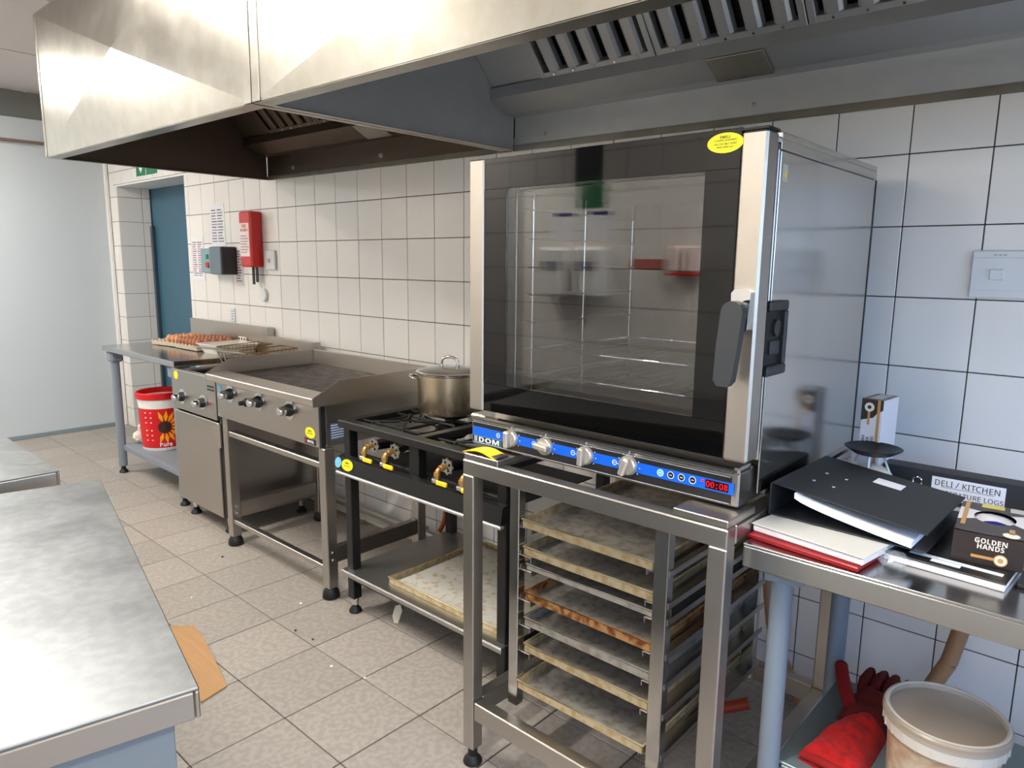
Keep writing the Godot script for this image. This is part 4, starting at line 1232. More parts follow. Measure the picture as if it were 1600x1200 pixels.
func lump(c: Vector3, r: Vector3, sd: int, amp: float, seg := 28) -> MB:
	var f := FastNoiseLite.new()
	f.seed = sd
	f.frequency = 1.3
	var at := func(u: float, w: float) -> Vector3:
		var d := Vector3(cos(u) * sin(w), cos(w), -sin(u) * sin(w))
		return c + d * r * (1.0 + amp * f.get_noise_3dv(d * 1.6) + amp * 0.6 * absf(f.get_noise_3dv(d * 4.0)))
	var mb := MB.new()
	for j in seg / 2:
		for i in seg:
			var u0 := TAU * i / seg
			var u1 := TAU * (i + 1) / seg
			var w0 := PI * (j + 1) / (seg / 2)
			var w1 := PI * j / (seg / 2)
			mb.quad(at.call(u0, w0), at.call(u1, w0), at.call(u1, w1), at.call(u0, w1))
	return mb

func far_table() -> void:
	var t := thing("steel_table", "stainless table with grey round legs and splashback beside the doorway", "table", Vector3(-4.75, 0, 0.33))
	var x0 := -5.33
	var x1 := -4.175
	part("top", bx(x0, x1, 0.866, 0.902, 0.03, 0.64, 0.004), M.steel_mirror, t)
	part("splashback", bx(x0 + 0.045, x1, 0.902, 1.065, 0.022, 0.045, 0.002), M.steel_door, t)
	part("splash_end", bx(x1 - 0.03, x1 + 0.03, 0.902, 1.068, 0.012, 0.06, 0.002), M.steel, t)
	for x in [x0 + 0.06, x1 - 0.10]:
		for z in [0.10, 0.585]:
			part("leg", MB.new().cyl(Vector3(x, 0.05, z), Vector3(x, 0.80, z), 0.028, 0.028, 20), M.paint_grey, t)
			part("leg_bracket", MB.new().box(x - 0.04, x + 0.05, 0.79, 0.866, z - 0.04, z + 0.04, 0.012), M.paint_grey, t)
			foot(t, x, z, 0.05, 0.028)
	var s := part("undershelf", bx(x0 + 0.07, x1 - 0.11, 0.195, 0.203, 0.12, 0.565, 0.002), M.paint_grey, t)
	part("shelf_edge", bx(x0 + 0.09, x1 - 0.13, 0.165, 0.203, 0.566, 0.585, 0.002), M.paint_grey, s)
	# egg trays
	var ea := thing("egg_tray", "pulp egg tray half filled with brown eggs at the table corner", "egg tray", Vector3(-5.03, 0.9025, 0.22), "pulp egg trays")
	egg_tray(ea, Vector3(-5.03, 0.9025, 0.22), 0.14)
	var eb := thing("egg_tray", "full pulp egg tray against the splashback", "egg tray", Vector3(-4.70, 0.9025, 0.20), "pulp egg trays")
	egg_tray(eb, Vector3(-4.70, 0.9025, 0.205), 0.03)
	var em := MB.new()
	var prof := []
	for k in 13:
		var a := -PI / 2 + PI * k / 12
		prof.append(Vector2(maxf(0.0, 0.0215 * cos(a)), 0.028 * sin(a) * (1.12 if a > 0 else 0.95)))
	em.lathe(prof, Vector3.ZERO, 18)
	var lm := em.mesh(M.egg)
	var dm := em.mesh(M.egg_dark)
	for b in 2:
		for i in 6:
			for j in 5:
				if b == 0 and not (i >= 3 and j >= 1): continue
				var q: Vector3 = ([Vector3(-5.03, 0, 0.22), Vector3(-4.70, 0, 0.205)][b] as Vector3) + Vector3((i - 2.5) * 0.049, 0, (j - 2.0) * 0.052).rotated(Vector3.UP, [0.14, 0.03][b])
				var o := MeshInstance3D.new()
				o.name = numbered("egg")
				o.mesh = lm if b == 0 else dm
				add_child(o)
				o.position = q + Vector3(0, 0.951, 0)
				o.set_meta("label", "light brown egg in the half filled tray" if b == 0 else "dark brown egg in the full tray by the splashback")
				o.set_meta("category", "egg")
				o.set_meta("group", "eggs in the half filled tray" if b == 0 else "eggs in the full tray")
	# shallow white pan and a small box behind it
	var p := thing("enamel_pan", "shallow white rectangular pan between egg trays and fryer", "pan", Vector3(-4.36, 0.9025, 0.21))
	var pm := MB.new()
	var a0 := Vector3(-4.47, 0.9025, 0.10)
	var a1 := Vector3(-4.27, 0.9025, 0.32)
	var o0 := Vector3(-4.50, 0.962, 0.07)
	var o1 := Vector3(-4.24, 0.962, 0.35)
	pm.quad(Vector3(o0.x, o0.y, o1.z), Vector3(a0.x, a0.y, a1.z), Vector3(a1.x, a0.y, a1.z), Vector3(o1.x, o0.y, o1.z))
	pm.quad(Vector3(o1.x, o0.y, o0.z), Vector3(a1.x, a0.y, a0.z), Vector3(a0.x, a0.y, a0.z), Vector3(o0.x, o0.y, o0.z))
	pm.quad(Vector3(o0.x, o0.y, o0.z), Vector3(a0.x, a0.y, a0.z), Vector3(a0.x, a0.y, a1.z), Vector3(o0.x, o0.y, o1.z))
	pm.quad(Vector3(o1.x, o0.y, o1.z), Vector3(a1.x, a0.y, a1.z), Vector3(a1.x, a0.y, a0.z), Vector3(o1.x, o0.y, o0.z))
	pm.box(a0.x, a1.x, 0.9026, 0.905, a0.z, a1.z)
	part("basin", pm, M.enamel, p)
	part("rim", MB.new().box(o0.x - 0.008, o1.x + 0.008, 0.960, 0.964, o0.z - 0.008, o0.z + 0.006, 0.001).box(o0.x - 0.008, o1.x + 0.008, 0.960, 0.964, o1.z - 0.006, o1.z + 0.008, 0.001).box(o0.x - 0.008, o0.x + 0.006, 0.960, 0.964, o0.z, o1.z, 0.001).box(o1.x - 0.006, o1.x + 0.008, 0.960, 0.964, o0.z, o1.z, 0.001), M.enamel, p)
	var sb := thing("small_carton", "small striped cream carton in front of the splashback", "carton", Vector3(-4.46, 0.9025, 0.065))
	part("carton", bx(-4.53, -4.43, 0.9025, 0.985, 0.048, 0.06, 0.002), M.cream, sb)
	for k in 3: part("stripe", bx(-4.522 + 0.034 * k, -4.508 + 0.034 * k, 0.93, 0.98, 0.0602, 0.0610, 0), M.box_brown, sb)
	# sunflower bucket on the undershelf
	var c := Vector3(-5.0, 0.2035, 0.40)
	var b2 := thing("plastic_bucket", "white bucket with red sunflower print and red rim under the egg table", "bucket", c)
	part("shell", MB.new().lathe([Vector2(0, 0), Vector2(0.132, 0), Vector2(0.136, 0.006), Vector2(0.150, 0.388), Vector2(0.146, 0.388), Vector2(0.131, 0.012), Vector2(0, 0.01)], c, 40), M.white, b2)
	part("rim", MB.new().lathe([Vector2(0.1505, 0.352), Vector2(0.160, 0.356), Vector2(0.160, 0.392), Vector2(0.152, 0.398), Vector2(0.144, 0.394), Vector2(0.144, 0.36)], c, 40), M.bucket_red, b2)
	part("contents", MB.new().lathe([Vector2(0.1452, 0.33), Vector2(0.08, 0.345), Vector2(0, 0.35)], c, 32), M.bucket_red, b2)
	part("print", MB.new().lathe([Vector2(0.1372, 0.022), Vector2(0.1376, 0.022), Vector2(0.1475, 0.292), Vector2(0.1470, 0.292)], c, 40), M.bucket_red, b2)
	var on := func(a: float, y: float, lift: float) -> Vector3:
		var r := 0.1364 + 0.0367 * y + lift
		return c + Vector3(r * cos(a), y, r * sin(a))
	var mid := 0.30
	for k in 15:
		var th := TAU * k / 15
		if cos(th) > 0.62: continue
		var pts := []
		for q in [[0.035, 0.0], [0.075, 0.17], [0.118, 0.0], [0.075, -0.17]]:
			pts.append(on.call(mid + q[0] * cos(th + q[1]) / 0.142, 0.165 + q[0] * sin(th + q[1]), 0.0016))
		part("petal", MB.new().quad(pts[3], pts[2], pts[1], pts[0]), M.sun_petal, b2)
	var heart := MB.new()
	for k in 20:
		var t0 := TAU * k / 20
		var t1 := TAU * (k + 1) / 20
		heart.tri(on.call(mid, 0.165, 0.0028), on.call(mid + 0.043 * cos(t1) / 0.142, 0.165 + 0.043 * sin(t1), 0.0022), on.call(mid + 0.043 * cos(t0) / 0.142, 0.165 + 0.043 * sin(t0), 0.0022))
	part("flower_heart", heart, M.sun_heart, b2)
	for k in 6:
		var mbq := MB.new()
		var y := 0.262 - 0.034 * k - (0.02 if k > 2 else 0.0)
		mbq.quad(on.call(1.20, y, 0.0016), on.call(0.86, y, 0.0016), on.call(0.86, y + 0.008, 0.0016), on.call(1.20, y + 0.008, 0.0016))
		part("print_line", mbq, M.red_label, b2)
	var wp: Vector3 = on.call(0.30, 0.045, 0.003)
	text("print_letters", "Pure", 0.026, M.print_white, b2, face(wp, Vector3(0.30, 0, -0.95).normalized()), "Droid Sans", true)
	var hd := []
	for k in 13:
		var a := PI * k / 12
		hd.append(c + Vector3(-0.158 - 0.02 * sin(a), 0.345 - 0.16 * sin(a), 0.10 * cos(a)))
	part("handle", MB.new().tube(hd, 0.004, 8), M.white, b2)
	var bg := thing("plastic_bag", "crumpled white plastic bag beside the sunflower bucket", "bag", Vector3(-5.15, 0.2035, 0.46))
	part("sheet", lump(Vector3(-5.202, 0.260, 0.475), Vector3(0.036, 0.040, 0.055), 7, 0.3), M.bag, bg)
	part("knot", lump(Vector3(-5.20, 0.315, 0.475), Vector3(0.018, 0.03, 0.02), 9, 0.4, 18), M.bag, bg)

func egg_tray(t: Node3D, c: Vector3, turn: float) -> void:
	# dimpled sheet: cells sink between small peaks, wavy rim
	var mb := MB.new()
	var nx := 48
	var nz := 40
	var sx := 0.30
	var sz := 0.27
	var hgt := func(u: float, w: float) -> float:
		var e := 0.018 * cos(TAU * u * 6.0) * cos(TAU * w * 5.0) * -1.0
		return 0.024 + 0.012 * (cos(TAU * u * 6.0) + cos(TAU * w * 5.0)) * 0.9 + e * 0.25
	var pt := func(i: int, j: int) -> Vector3:
		var u := float(i) / nx
		var w := float(j) / nz
		return Vector3((u - 0.5) * sx, maxf(0.002, hgt.call(u, w)), (w - 0.5) * sz)
	var nm := func(i: int, j: int) -> Vector3:
		var e := 0.002
		var u := float(i) / nx
		var w := float(j) / nz
		return Vector3(-(hgt.call(u + e, w) - hgt.call(u - e, w)) / (2 * e * sx), 1, -(hgt.call(u, w + e) - hgt.call(u, w - e)) / (2 * e * sz)).normalized()
	for i in nx:
		for j in nz:
			mb.quadn(pt.call(i, j), pt.call(i, j + 1), pt.call(i + 1, j + 1), pt.call(i + 1, j), nm.call(i, j), nm.call(i, j + 1), nm.call(i + 1, j + 1), nm.call(i + 1, j))
	for i in nx:
		for s: float in [-0.5, 0.5]:
			var j := 0 if s < 0 else nz
			var a: Vector3 = pt.call(i, j)
			var b: Vector3 = pt.call(i + 1, j)
			mb.quad(Vector3(a.x, 0.004, a.z), Vector3(b.x, 0.004, b.z), b, a)
	for j in nz:
		for s: float in [-0.5, 0.5]:
			var i := 0 if s < 0 else nx
			var a: Vector3 = pt.call(i, j)
			var b: Vector3 = pt.call(i, j + 1)
			mb.quad(Vector3(a.x, 0.004, a.z), Vector3(b.x, 0.004, b.z), b, a)
	mb.xf(Transform3D(Basis(Vector3.UP, turn), c))
	part("carton", mb, M.egg_carton, t)

# ---------------------------------------------------------------- table right of the oven
func side_table() -> void:
	var t := thing("side_table", "stainless table with grey round legs right of the oven", "table", Vector3(0.0, 0, 0.62))
	var x0 := -0.588
	var x1 := 0.75
	part("top", bx(x0, x1, 0.895, 0.900, 0.235, 0.945, 0.001), M.steel_mirror, t)
	part("front_apron", bx(x0, x1, 0.848, 0.8945, 0.938, 0.945, 0.002), M.steel_mirror, t)
	part("end_apron", bx(x0, x0 + 0.006, 0.848, 0.8945, 0.235, 0.937, 0.002), M.steel_mirror, t)
	part("back_apron", bx(x0 + 0.007, x1, 0.848, 0.8945, 0.235, 0.241, 0.002), M.steel_mirror, t)
	for x in [-0.535, 0.68]:
		for z in [0.40, 0.845]:
			part("leg", MB.new().cyl(Vector3(x, 0.03, z), Vector3(x, 0.86, z), 0.0235, 0.0235, 24), M.paint_grey, t)
			foot(t, x, z, 0.03, 0.026)
			var sg := 1.0 if x < 0 else -1.0
			var zz: float = z - 0.028
			part("gusset", MB.new().prism([Vector2(-0.030 * sg, 0.8945), Vector2(0.10 * sg, 0.8945), Vector2(0.10 * sg, 0.845), Vector2(0.045 * sg, 0.805), Vector2(-0.030 * sg, 0.800)], 0.056, Transform3D(Basis(), Vector3(x, 0, zz))), M.paint_grey, t)
	var s := part("undershelf", bx(-0.525, 0.67, 0.352, 0.360, 0.385, 0.835, 0.002), M.galv, t)
	part("shelf_edge", bx(-0.510, 0.65, 0.325, 0.3515, 0.822, 0.835, 0.002), M.galv, s)

func lever_file(t: Node3D, o: Transform3D) -> void:
	# lever arch file lying on its side: spine at x = 0, covers run to +x, length along z
	var m := MB.new()
	m.box(0.0, 0.315, 0.0, 0.003, -0.16, 0.16, 0.0005, o)
	part("bottom_cover", m, M.file_black, t)
	part("spine", MB.new().box(-0.0035, 0.0, 0.0, 0.072, -0.16, 0.16, 0.0005, o), M.file_black, t)
	var top := o * Transform3D(Basis(Vector3.BACK, -0.115), Vector3(0, 0.072, 0))
	var c := part("top_cover", MB.new().box(0.0, 0.315, 0.0, 0.003, -0.16, 0.16, 0.0005, top), M.file_black, t)
	for q in [Vector2(0.055, 0.06), Vector2(0.055, -0.02), Vector2(0.10, 0.06), Vector2(0.10, -0.02)]:
		part("rivet", MB.new().lathe([Vector2(0.0045, 0), Vector2(0.004, 0.0012), Vector2(0, 0.0018)], top * Vector3(q.x, 0.003, q.y), 12), M.chrome, c)
	part("name_label", MB.new().box(0.145, 0.205, 0.003, 0.0038, -0.105, -0.062, 0, top), M.paper, c)
	# sheaf of pages sagging inside
	var pg := MB.new()
	for k in 18:
		var a := k / 18.0
		var b := (k + 1) / 18.0
		var ya := 0.052 - 0.046 * pow(a, 0.7)
		var yb := 0.052 - 0.046 * pow(b, 0.7)
		var xa := 0.055 + 0.235 * a
		var xb := 0.055 + 0.235 * b
		var h := 0.012
		var z0 := -0.14
		var z1 := 0.168
		pg.quad(o * Vector3(xa, ya + h, z1), o * Vector3(xb, yb + h, z1), o * Vector3(xb, yb + h, z0), o * Vector3(xa, ya + h, z0))
		pg.quad(o * Vector3(xa, ya, z1), o * Vector3(xb, yb, z1), o * Vector3(xb, yb + h, z1), o * Vector3(xa, ya + h, z1))
		pg.quad(o * Vector3(xa, ya, z0), o * Vector3(xb, yb, z0), o * Vector3(xb, yb, z1), o * Vector3(xa, ya, z1))
		if k == 17: pg.quad(o * Vector3(xb, yb, z1), o * Vector3(xb, yb, z0), o * Vector3(xb, yb + h, z0), o * Vector3(xb, yb + h, z1))
		if k == 0: pg.quad(o * Vector3(xa, ya, z0), o * Vector3(xa, ya, z1), o * Vector3(xa, ya + h, z1), o * Vector3(xa, ya + h, z0))
	part("pages", pg, M.paper, t)
	part("lever_arch", MB.new().tube([o * Vector3(0.06, 0.004, -0.05), o * Vector3(0.06, 0.055, -0.05), o * Vector3(0.085, 0.062, -0.05), o * Vector3(0.11, 0.05, -0.05), o * Vector3(0.115, 0.004, -0.05)], 0.0025, 8), M.chrome, t)

func side_table_items() -> void:
	var Y := 0.9005
	# red folder with a worn grey file on it
	var r := thing("red_folder", "glossy red folder lying under a worn grey file at the table edge", "folder", Vector3(-0.47, Y, 0.80))
	var ro := Transform3D(Basis(Vector3.UP, -0.12), Vector3(-0.462, Y, 0.77))
	part("cover", MB.new().box(-0.115, 0.120, 0.0, 0.010, -0.16, 0.155, 0.002, ro), M.crimson, r)
	var w := thing("worn_file", "worn grey document file with frayed white edge on the red folder", "file", Vector3(-0.47, Y + 0.0105, 0.80))
	var wo := Transform3D(Basis(Vector3.UP, -0.15), Vector3(-0.455, Y + 0.0105, 0.755))
	part("sheets", MB.new().box(-0.115, 0.123, 0.0, 0.016, -0.16, 0.155, 0.003, wo), M.page, w)
	part("cover", MB.new().box(-0.118, 0.126, 0.0162, 0.019, -0.162, 0.158, 0.001, wo), M.aged, w)
	var cv := thing("clear_sleeve", "crumpled clear plastic sleeve sticking out beside the worn file", "sleeve", Vector3(-0.33, Y, 0.86))
	part("film", lump(Vector3(-0.325, Y + 0.012, 0.845), Vector3(0.028, 0.013, 0.028), 4, 0.3, 20), M.lid_glass, cv)
	var f := thing("lever_arch_file", "black lever arch file lying open with a sheaf of white pages", "file", Vector3(-0.45, Y + 0.03, 0.65))
	lever_file(f, Transform3D(Basis(Vector3.UP, -0.03), Vector3(-0.5815, Y + 0.0305, 0.655)))
	# black cover pad
	var b := thing("black_book", "large flat black covered book under the glove box", "book", Vector3(-0.2, Y, 0.68))
	var bo := Transform3D(Basis(Vector3.UP, -0.06), Vector3(-0.228, Y, 0.685))
	part("pages", MB.new().box(-0.108, 0.098, 0.0, 0.014, -0.165, 0.150, 0.0015, bo), M.page, b)
	part("cover", MB.new().box(-0.110, 0.100, 0.0142, 0.0172, -0.167, 0.152, 0.001, bo), M.cover_black, b)
	part("red_corner", MB.new().prism([Vector2(-0.10, -0.03), Vector2(-0.088, -0.055), Vector2(-0.07, -0.055), Vector2(-0.09, -0.028)], 0.0006, bo * Transform3D(Basis(Vector3.RIGHT, PI / 2), Vector3(0, 0.0180, 0))), M.red, b)
	for q in [[-0.070, 0.088, 0.118, 0.118], [-0.028, 0.022, 0.124, 0.134]]:
		part("white_strip", MB.new().box(q[0], q[1], 0.0172, 0.0178, q[2] - 0.006 - (0.006 if q[0] < -0.05 else 0.0), q[3] + 0.002, 0, bo), M.print_white, b)
	# flat glove box
	glove_box_flat(Vector3(-0.190, Y + 0.0178, 0.668))
	glove_box_tall()
	# scale
	var s := thing("kitchen_scale", "kitchen scale with round black pan on a white body behind the files", "scale", Vector3(-0.49, Y, 0.40))
	part("pan", MB.new().lathe([Vector2(0, 0.112), Vector2(0.045, 0.114), Vector2(0.066, 0.128), Vector2(0.068, 0.130), Vector2(0.064, 0.131), Vector2(0.044, 0.118), Vector2(0, 0.116)], Vector3(-0.486, Y, 0.42), 40), M.dark_plastic, s)
	part("spider", MB.new().tube([Vector3(-0.528, Y + 0.085, 0.42), Vector3(-0.52, Y + 0.111, 0.42), Vector3(-0.46, Y + 0.111, 0.42), Vector3(-0.446, Y + 0.075, 0.42)], 0.0035, 8).tube([Vector3(-0.488, Y + 0.08, 0.445), Vector3(-0.488, Y + 0.112, 0.44)], 0.004, 8), M.zinc, s)
	part("body", MB.new().lathe([Vector2(0, 0), Vector2(0.056, 0), Vector2(0.058, 0.01), Vector2(0.056, 0.05), Vector2(0.042, 0.074), Vector2(0.02, 0.083), Vector2(0, 0.083)], Vector3(-0.486, Y, 0.42), 36), M.enamel, s)
	# file box standing at the back edge with the kitchen label
	var k := thing("label_binder", "black binder on its side at the table back, white label reading DELI / KITCHEN", "binder", Vector3(-0.30, Y, 0.36))
	var ko := Transform3D(Basis(Vector3.UP, 0.02), Vector3(-0.325, Y, 0.301))
	part("spine", MB.new().box(-0.155, 0.165, 0.0, 0.072, 0.03, 0.034, 0.001, ko), M.file_black, k)
	part("cover", MB.new().box(-0.155, 0.165, 0.0695, 0.0725, -0.03, 0.0295, 0.001, ko), M.file_black, k)
	part("cover", MB.new().box(-0.155, 0.165, 0.0, 0.003, -0.03, 0.0295, 0.001, ko), M.file_black, k)
	part("pages", MB.new().box(-0.140, 0.150, 0.0035, 0.05, -0.028, 0.027, 0, ko), M.page, k)
	var lb := part("label", MB.new().box(-0.040, 0.116, 0.006, 0.062, 0.034, 0.0348, 0, ko), M.paper, k)
	text("label_letters", "DELI / KITCHEN", 0.0145, M.ink, lb, ko * face(Vector3(0.036, 0.0475, 0.0352)))
	text("label_letters", "TEMPERATURE LOGS", 0.0120, M.ink, lb, ko * face(Vector3(0.036, 0.023, 0.0352)))
	part("label_line", MB.new().box(-0.018, 0.094, 0.0372, 0.0380, 0.0349, 0.0355, 0, ko), M.ink, lb)
	part("finger_ring", MB.new().lathe([Vector2(0.010, 0), Vector2(0.012, 0.001), Vector2(0.012, 0.003), Vector2(0.010, 0.004), Vector2(0.0085, 0.003), Vector2(0.0085, 0.001), Vector2(0.010, 0)], ko * Vector3(-0.072, 0.042, 0.034), 28, Basis(Vector3.RIGHT, PI / 2)), M.chrome, k)
	var tp := thing("tape_roll", "small copper coloured tape roll at the end of the binder", "tape", Vector3(-0.142, Y, 0.40))
	part("roll", MB.new().lathe([Vector2(0.012, 0), Vector2(0.021, 0), Vector2(0.021, 0.045), Vector2(0.012, 0.045), Vector2(0.012, 0)], Vector3(-0.141, Y, 0.405), 24), M.brass, tp)
	var bl := thing("black_booklet", "black booklet with white marks beside the glove box", "booklet", Vector3(-0.08, Y, 0.72))
	part("cover", bx(-0.125, 0.03, Y, Y + 0.008, 0.66, 0.80, 0.001), M.cover_black, bl)
	for i in 3: part("cover_mark", bx(-0.118 + 0.014 * i, -0.109 + 0.014 * i, Y + 0.008, Y + 0.0086, 0.695, 0.703, 0), M.print_white, bl)

func glove_box_flat(p: Vector3) -> void:
	var t := thing("glove_box", "flat dark brown glove box with round opening, GOLDEN HANDS on its front", "box", p)
	var o := Transform3D(Basis(Vector3.UP, 0.10), p)
	var w := 0.058
	var h := 0.062
	var d := 0.105
	var s := MB.new()
	s.box(-w, w, 0, 0.002, -d, d, 0, o)
	s.box(-w, w, 0.002, h - 0.002, d - 0.002, d, 0, o)
	s.box(-w, w, 0.002, h - 0.002, -d, -d + 0.002, 0, o)
	s.box(-w, -w + 0.002, 0.002, h - 0.002, -d + 0.002, d - 0.002, 0, o)
	s.box(w - 0.002, w, 0.002, h - 0.002, -d + 0.002, d - 0.002, 0, o)
	part("carton", s, M.box_brown, t)
	# top with an oval hole: ring of quads between the hole and the edge, in printed zones
	var zones := [MB.new(), MB.new(), MB.new(), MB.new()]
	var n := 48
	var ell := func(a: float) -> Vector3: return Vector3(0.004 + 0.036 * cos(a), h, -0.012 + 0.045 * sin(a))
	var rim := func(a: float) -> Vector3:
		var c := Vector2(cos(a), sin(a))
		var k := minf(w / maxf(absf(c.x), 1e-6), d / maxf(absf(c.y), 1e-6))
		return Vector3(c.x * k, h, c.y * k)
	for i in n:
		var a := TAU * i / n
		var b := TAU * (i + 1) / n
		var mid := sin((a + b) / 2)
		var side := cos((a + b) / 2)
		var z: MB = zones[(0 if side > 0 else 1) if mid > -0.75 and mid < 0.5 else (2 if mid > 0 else 3)]
		z.quad(o * rim.call(a), o * ell.call(a), o * ell.call(b), o * rim.call(b))
	for i in 4: part("top_print" if i < 2 else "top_sheet", zones[i], M.box_white if i < 2 else M.box_brown, t)
	part("glove", cushion_at(o, Vector3(0.0, 0.045, -0.01), 0.046, 0.07, 0.014), M.box_white, t)
	part("glove_cuff", cushion_at(o, Vector3(0.008, 0.051, 0.020), 0.028, 0.014, 0.012), M.glove_blue, t)
	var g := part("gold_band", MB.new().box(-w + 0.007, -w + 0.015, h + 0.0002, h + 0.0008, -d, d * 0.62, 0, o), M.gold, t)
	part("panel_print", MB.new().box(-0.022, 0.018, h + 0.0002, h + 0.0007, -d + 0.004, -d + 0.028, 0, o), M.yellow_print, g)
	part("panel_print", MB.new().box(0.028, w - 0.004, h + 0.0002, h + 0.0007, -d + 0.004, -d + 0.034, 0, o), M.aged, g)
	part("key_stem", MB.new().box(0.030, 0.039, h + 0.0002, h + 0.0008, 0.05, 0.08, 0, o), M.gold, g)
	part("key_head", MB.new().lathe([Vector2(0.014, 0), Vector2(0.014, 0.0008), Vector2(0, 0.0008)], o * Vector3(0.034, h, 0.088), 20), M.cream, g)
	text("box_letters", "GOLDEN", 0.0095, M.cream, t, o * face(Vector3(0.004, 0.0475, d + 0.0004)), "Droid Sans", true)
	text("box_letters", "HANDS", 0.0095, M.cream, t, o * face(Vector3(0.004, 0.0362, d + 0.0004)), "Droid Sans", true)
	part("key_stem", MB.new().box(-0.026, 0.014, 0.0125, 0.0180, d, d + 0.0007, 0, o), M.gold, t)
	part("key_head", MB.new().cyl(o * Vector3(0.022, 0.0150, d), o * Vector3(0.022, 0.0150, d + 0.0009), 0.0115, 0.0115, 24), M.gold, t)
	part("key_disc", MB.new().cyl(o * Vector3(0.022, 0.0150, d), o * Vector3(0.022, 0.0150, d + 0.0013), 0.0095, 0.0095, 24), M.cream, t)
	part("key_disc", MB.new().cyl(o * Vector3(0.022, 0.0150, d), o * Vector3(0.022, 0.0150, d + 0.0016), 0.005, 0.005, 16), M.gold, t)

func cushion_at(o: Transform3D, c: Vector3, a: float, b: float, h: float) -> MB:
	var poly := []
	for k in 20: poly.append(Vector2(a * cos(TAU * k / 20), b * sin(TAU * k / 20)))
	var m := cushion(poly, h, minf(a, b), 0.007, 3, 0.5)
	m.xf(o * Transform3D(Basis(), c))
	return m

func glove_box_tall() -> void:
	var p := Vector3(-0.511, 0.9005, 0.326)
	var t := thing("glove_box", "glove box standing on end against the tiles, white front with gold stripe", "box", p)
	var o := Transform3D(Basis(Vector3.UP, -0.10), p)
	var w := 0.027
	var H := 0.241
	var d := 0.052
	part("carton", MB.new().box(-w, w, 0, H, -2 * d + 0.03, 0.03, 0.0015, o), M.box_white, t)
	var zf := 0.03
	part("brown_print", MB.new().prism([Vector2(-w, H), Vector2(-w, H - 0.058), Vector2(0.004, H - 0.048), Vector2(0.013, H - 0.036), Vector2(w, H - 0.026), Vector2(w, H)], 0.0006, o * Transform3D(Basis(), Vector3(0, 0, zf))), M.box_brown, t)
	part("gold_band", MB.new().box(0.013, 0.020, 0, H, zf + 0.0006, zf + 0.0011, 0, o), M.gold, t)
	part("key_stem", MB.new().box(-0.010, -0.004, H - 0.068, H - 0.03, zf + 0.0006, zf + 0.0012, 0, o), M.gold, t)
	part("key_head", MB.new().cyl(o * Vector3(-0.007, H - 0.021, zf), o * Vector3(-0.007, H - 0.021, zf + 0.0013), 0.012, 0.012, 24), M.cream, t)
	part("key_mark", MB.new().cyl(o * Vector3(-0.007, H - 0.021, zf), o * Vector3(-0.007, H - 0.021, zf + 0.0016), 0.005, 0.005, 16), M.box_brown, t)
	part("top_print", MB.new().box(-w, w, H, H + 0.0006, -2 * d + 0.03, 0.03, 0, o), M.gold_dull, t)
	part("top_label", MB.new().box(-0.014, 0.016, H + 0.0006, H + 0.0011, -0.06, 0.015, 0, o), M.paper, t)
	for i in 3:
		var tx: String = ["NITRILE", "BLACK", "GLOVES"][i]
		text("box_letters", tx, 0.0065, M.ink, t, o * face(Vector3(-0.017 + 0.0115 * i, H - 0.115, zf + 0.0004), Vector3.UP, Vector3.LEFT), "Droid Sans", true)

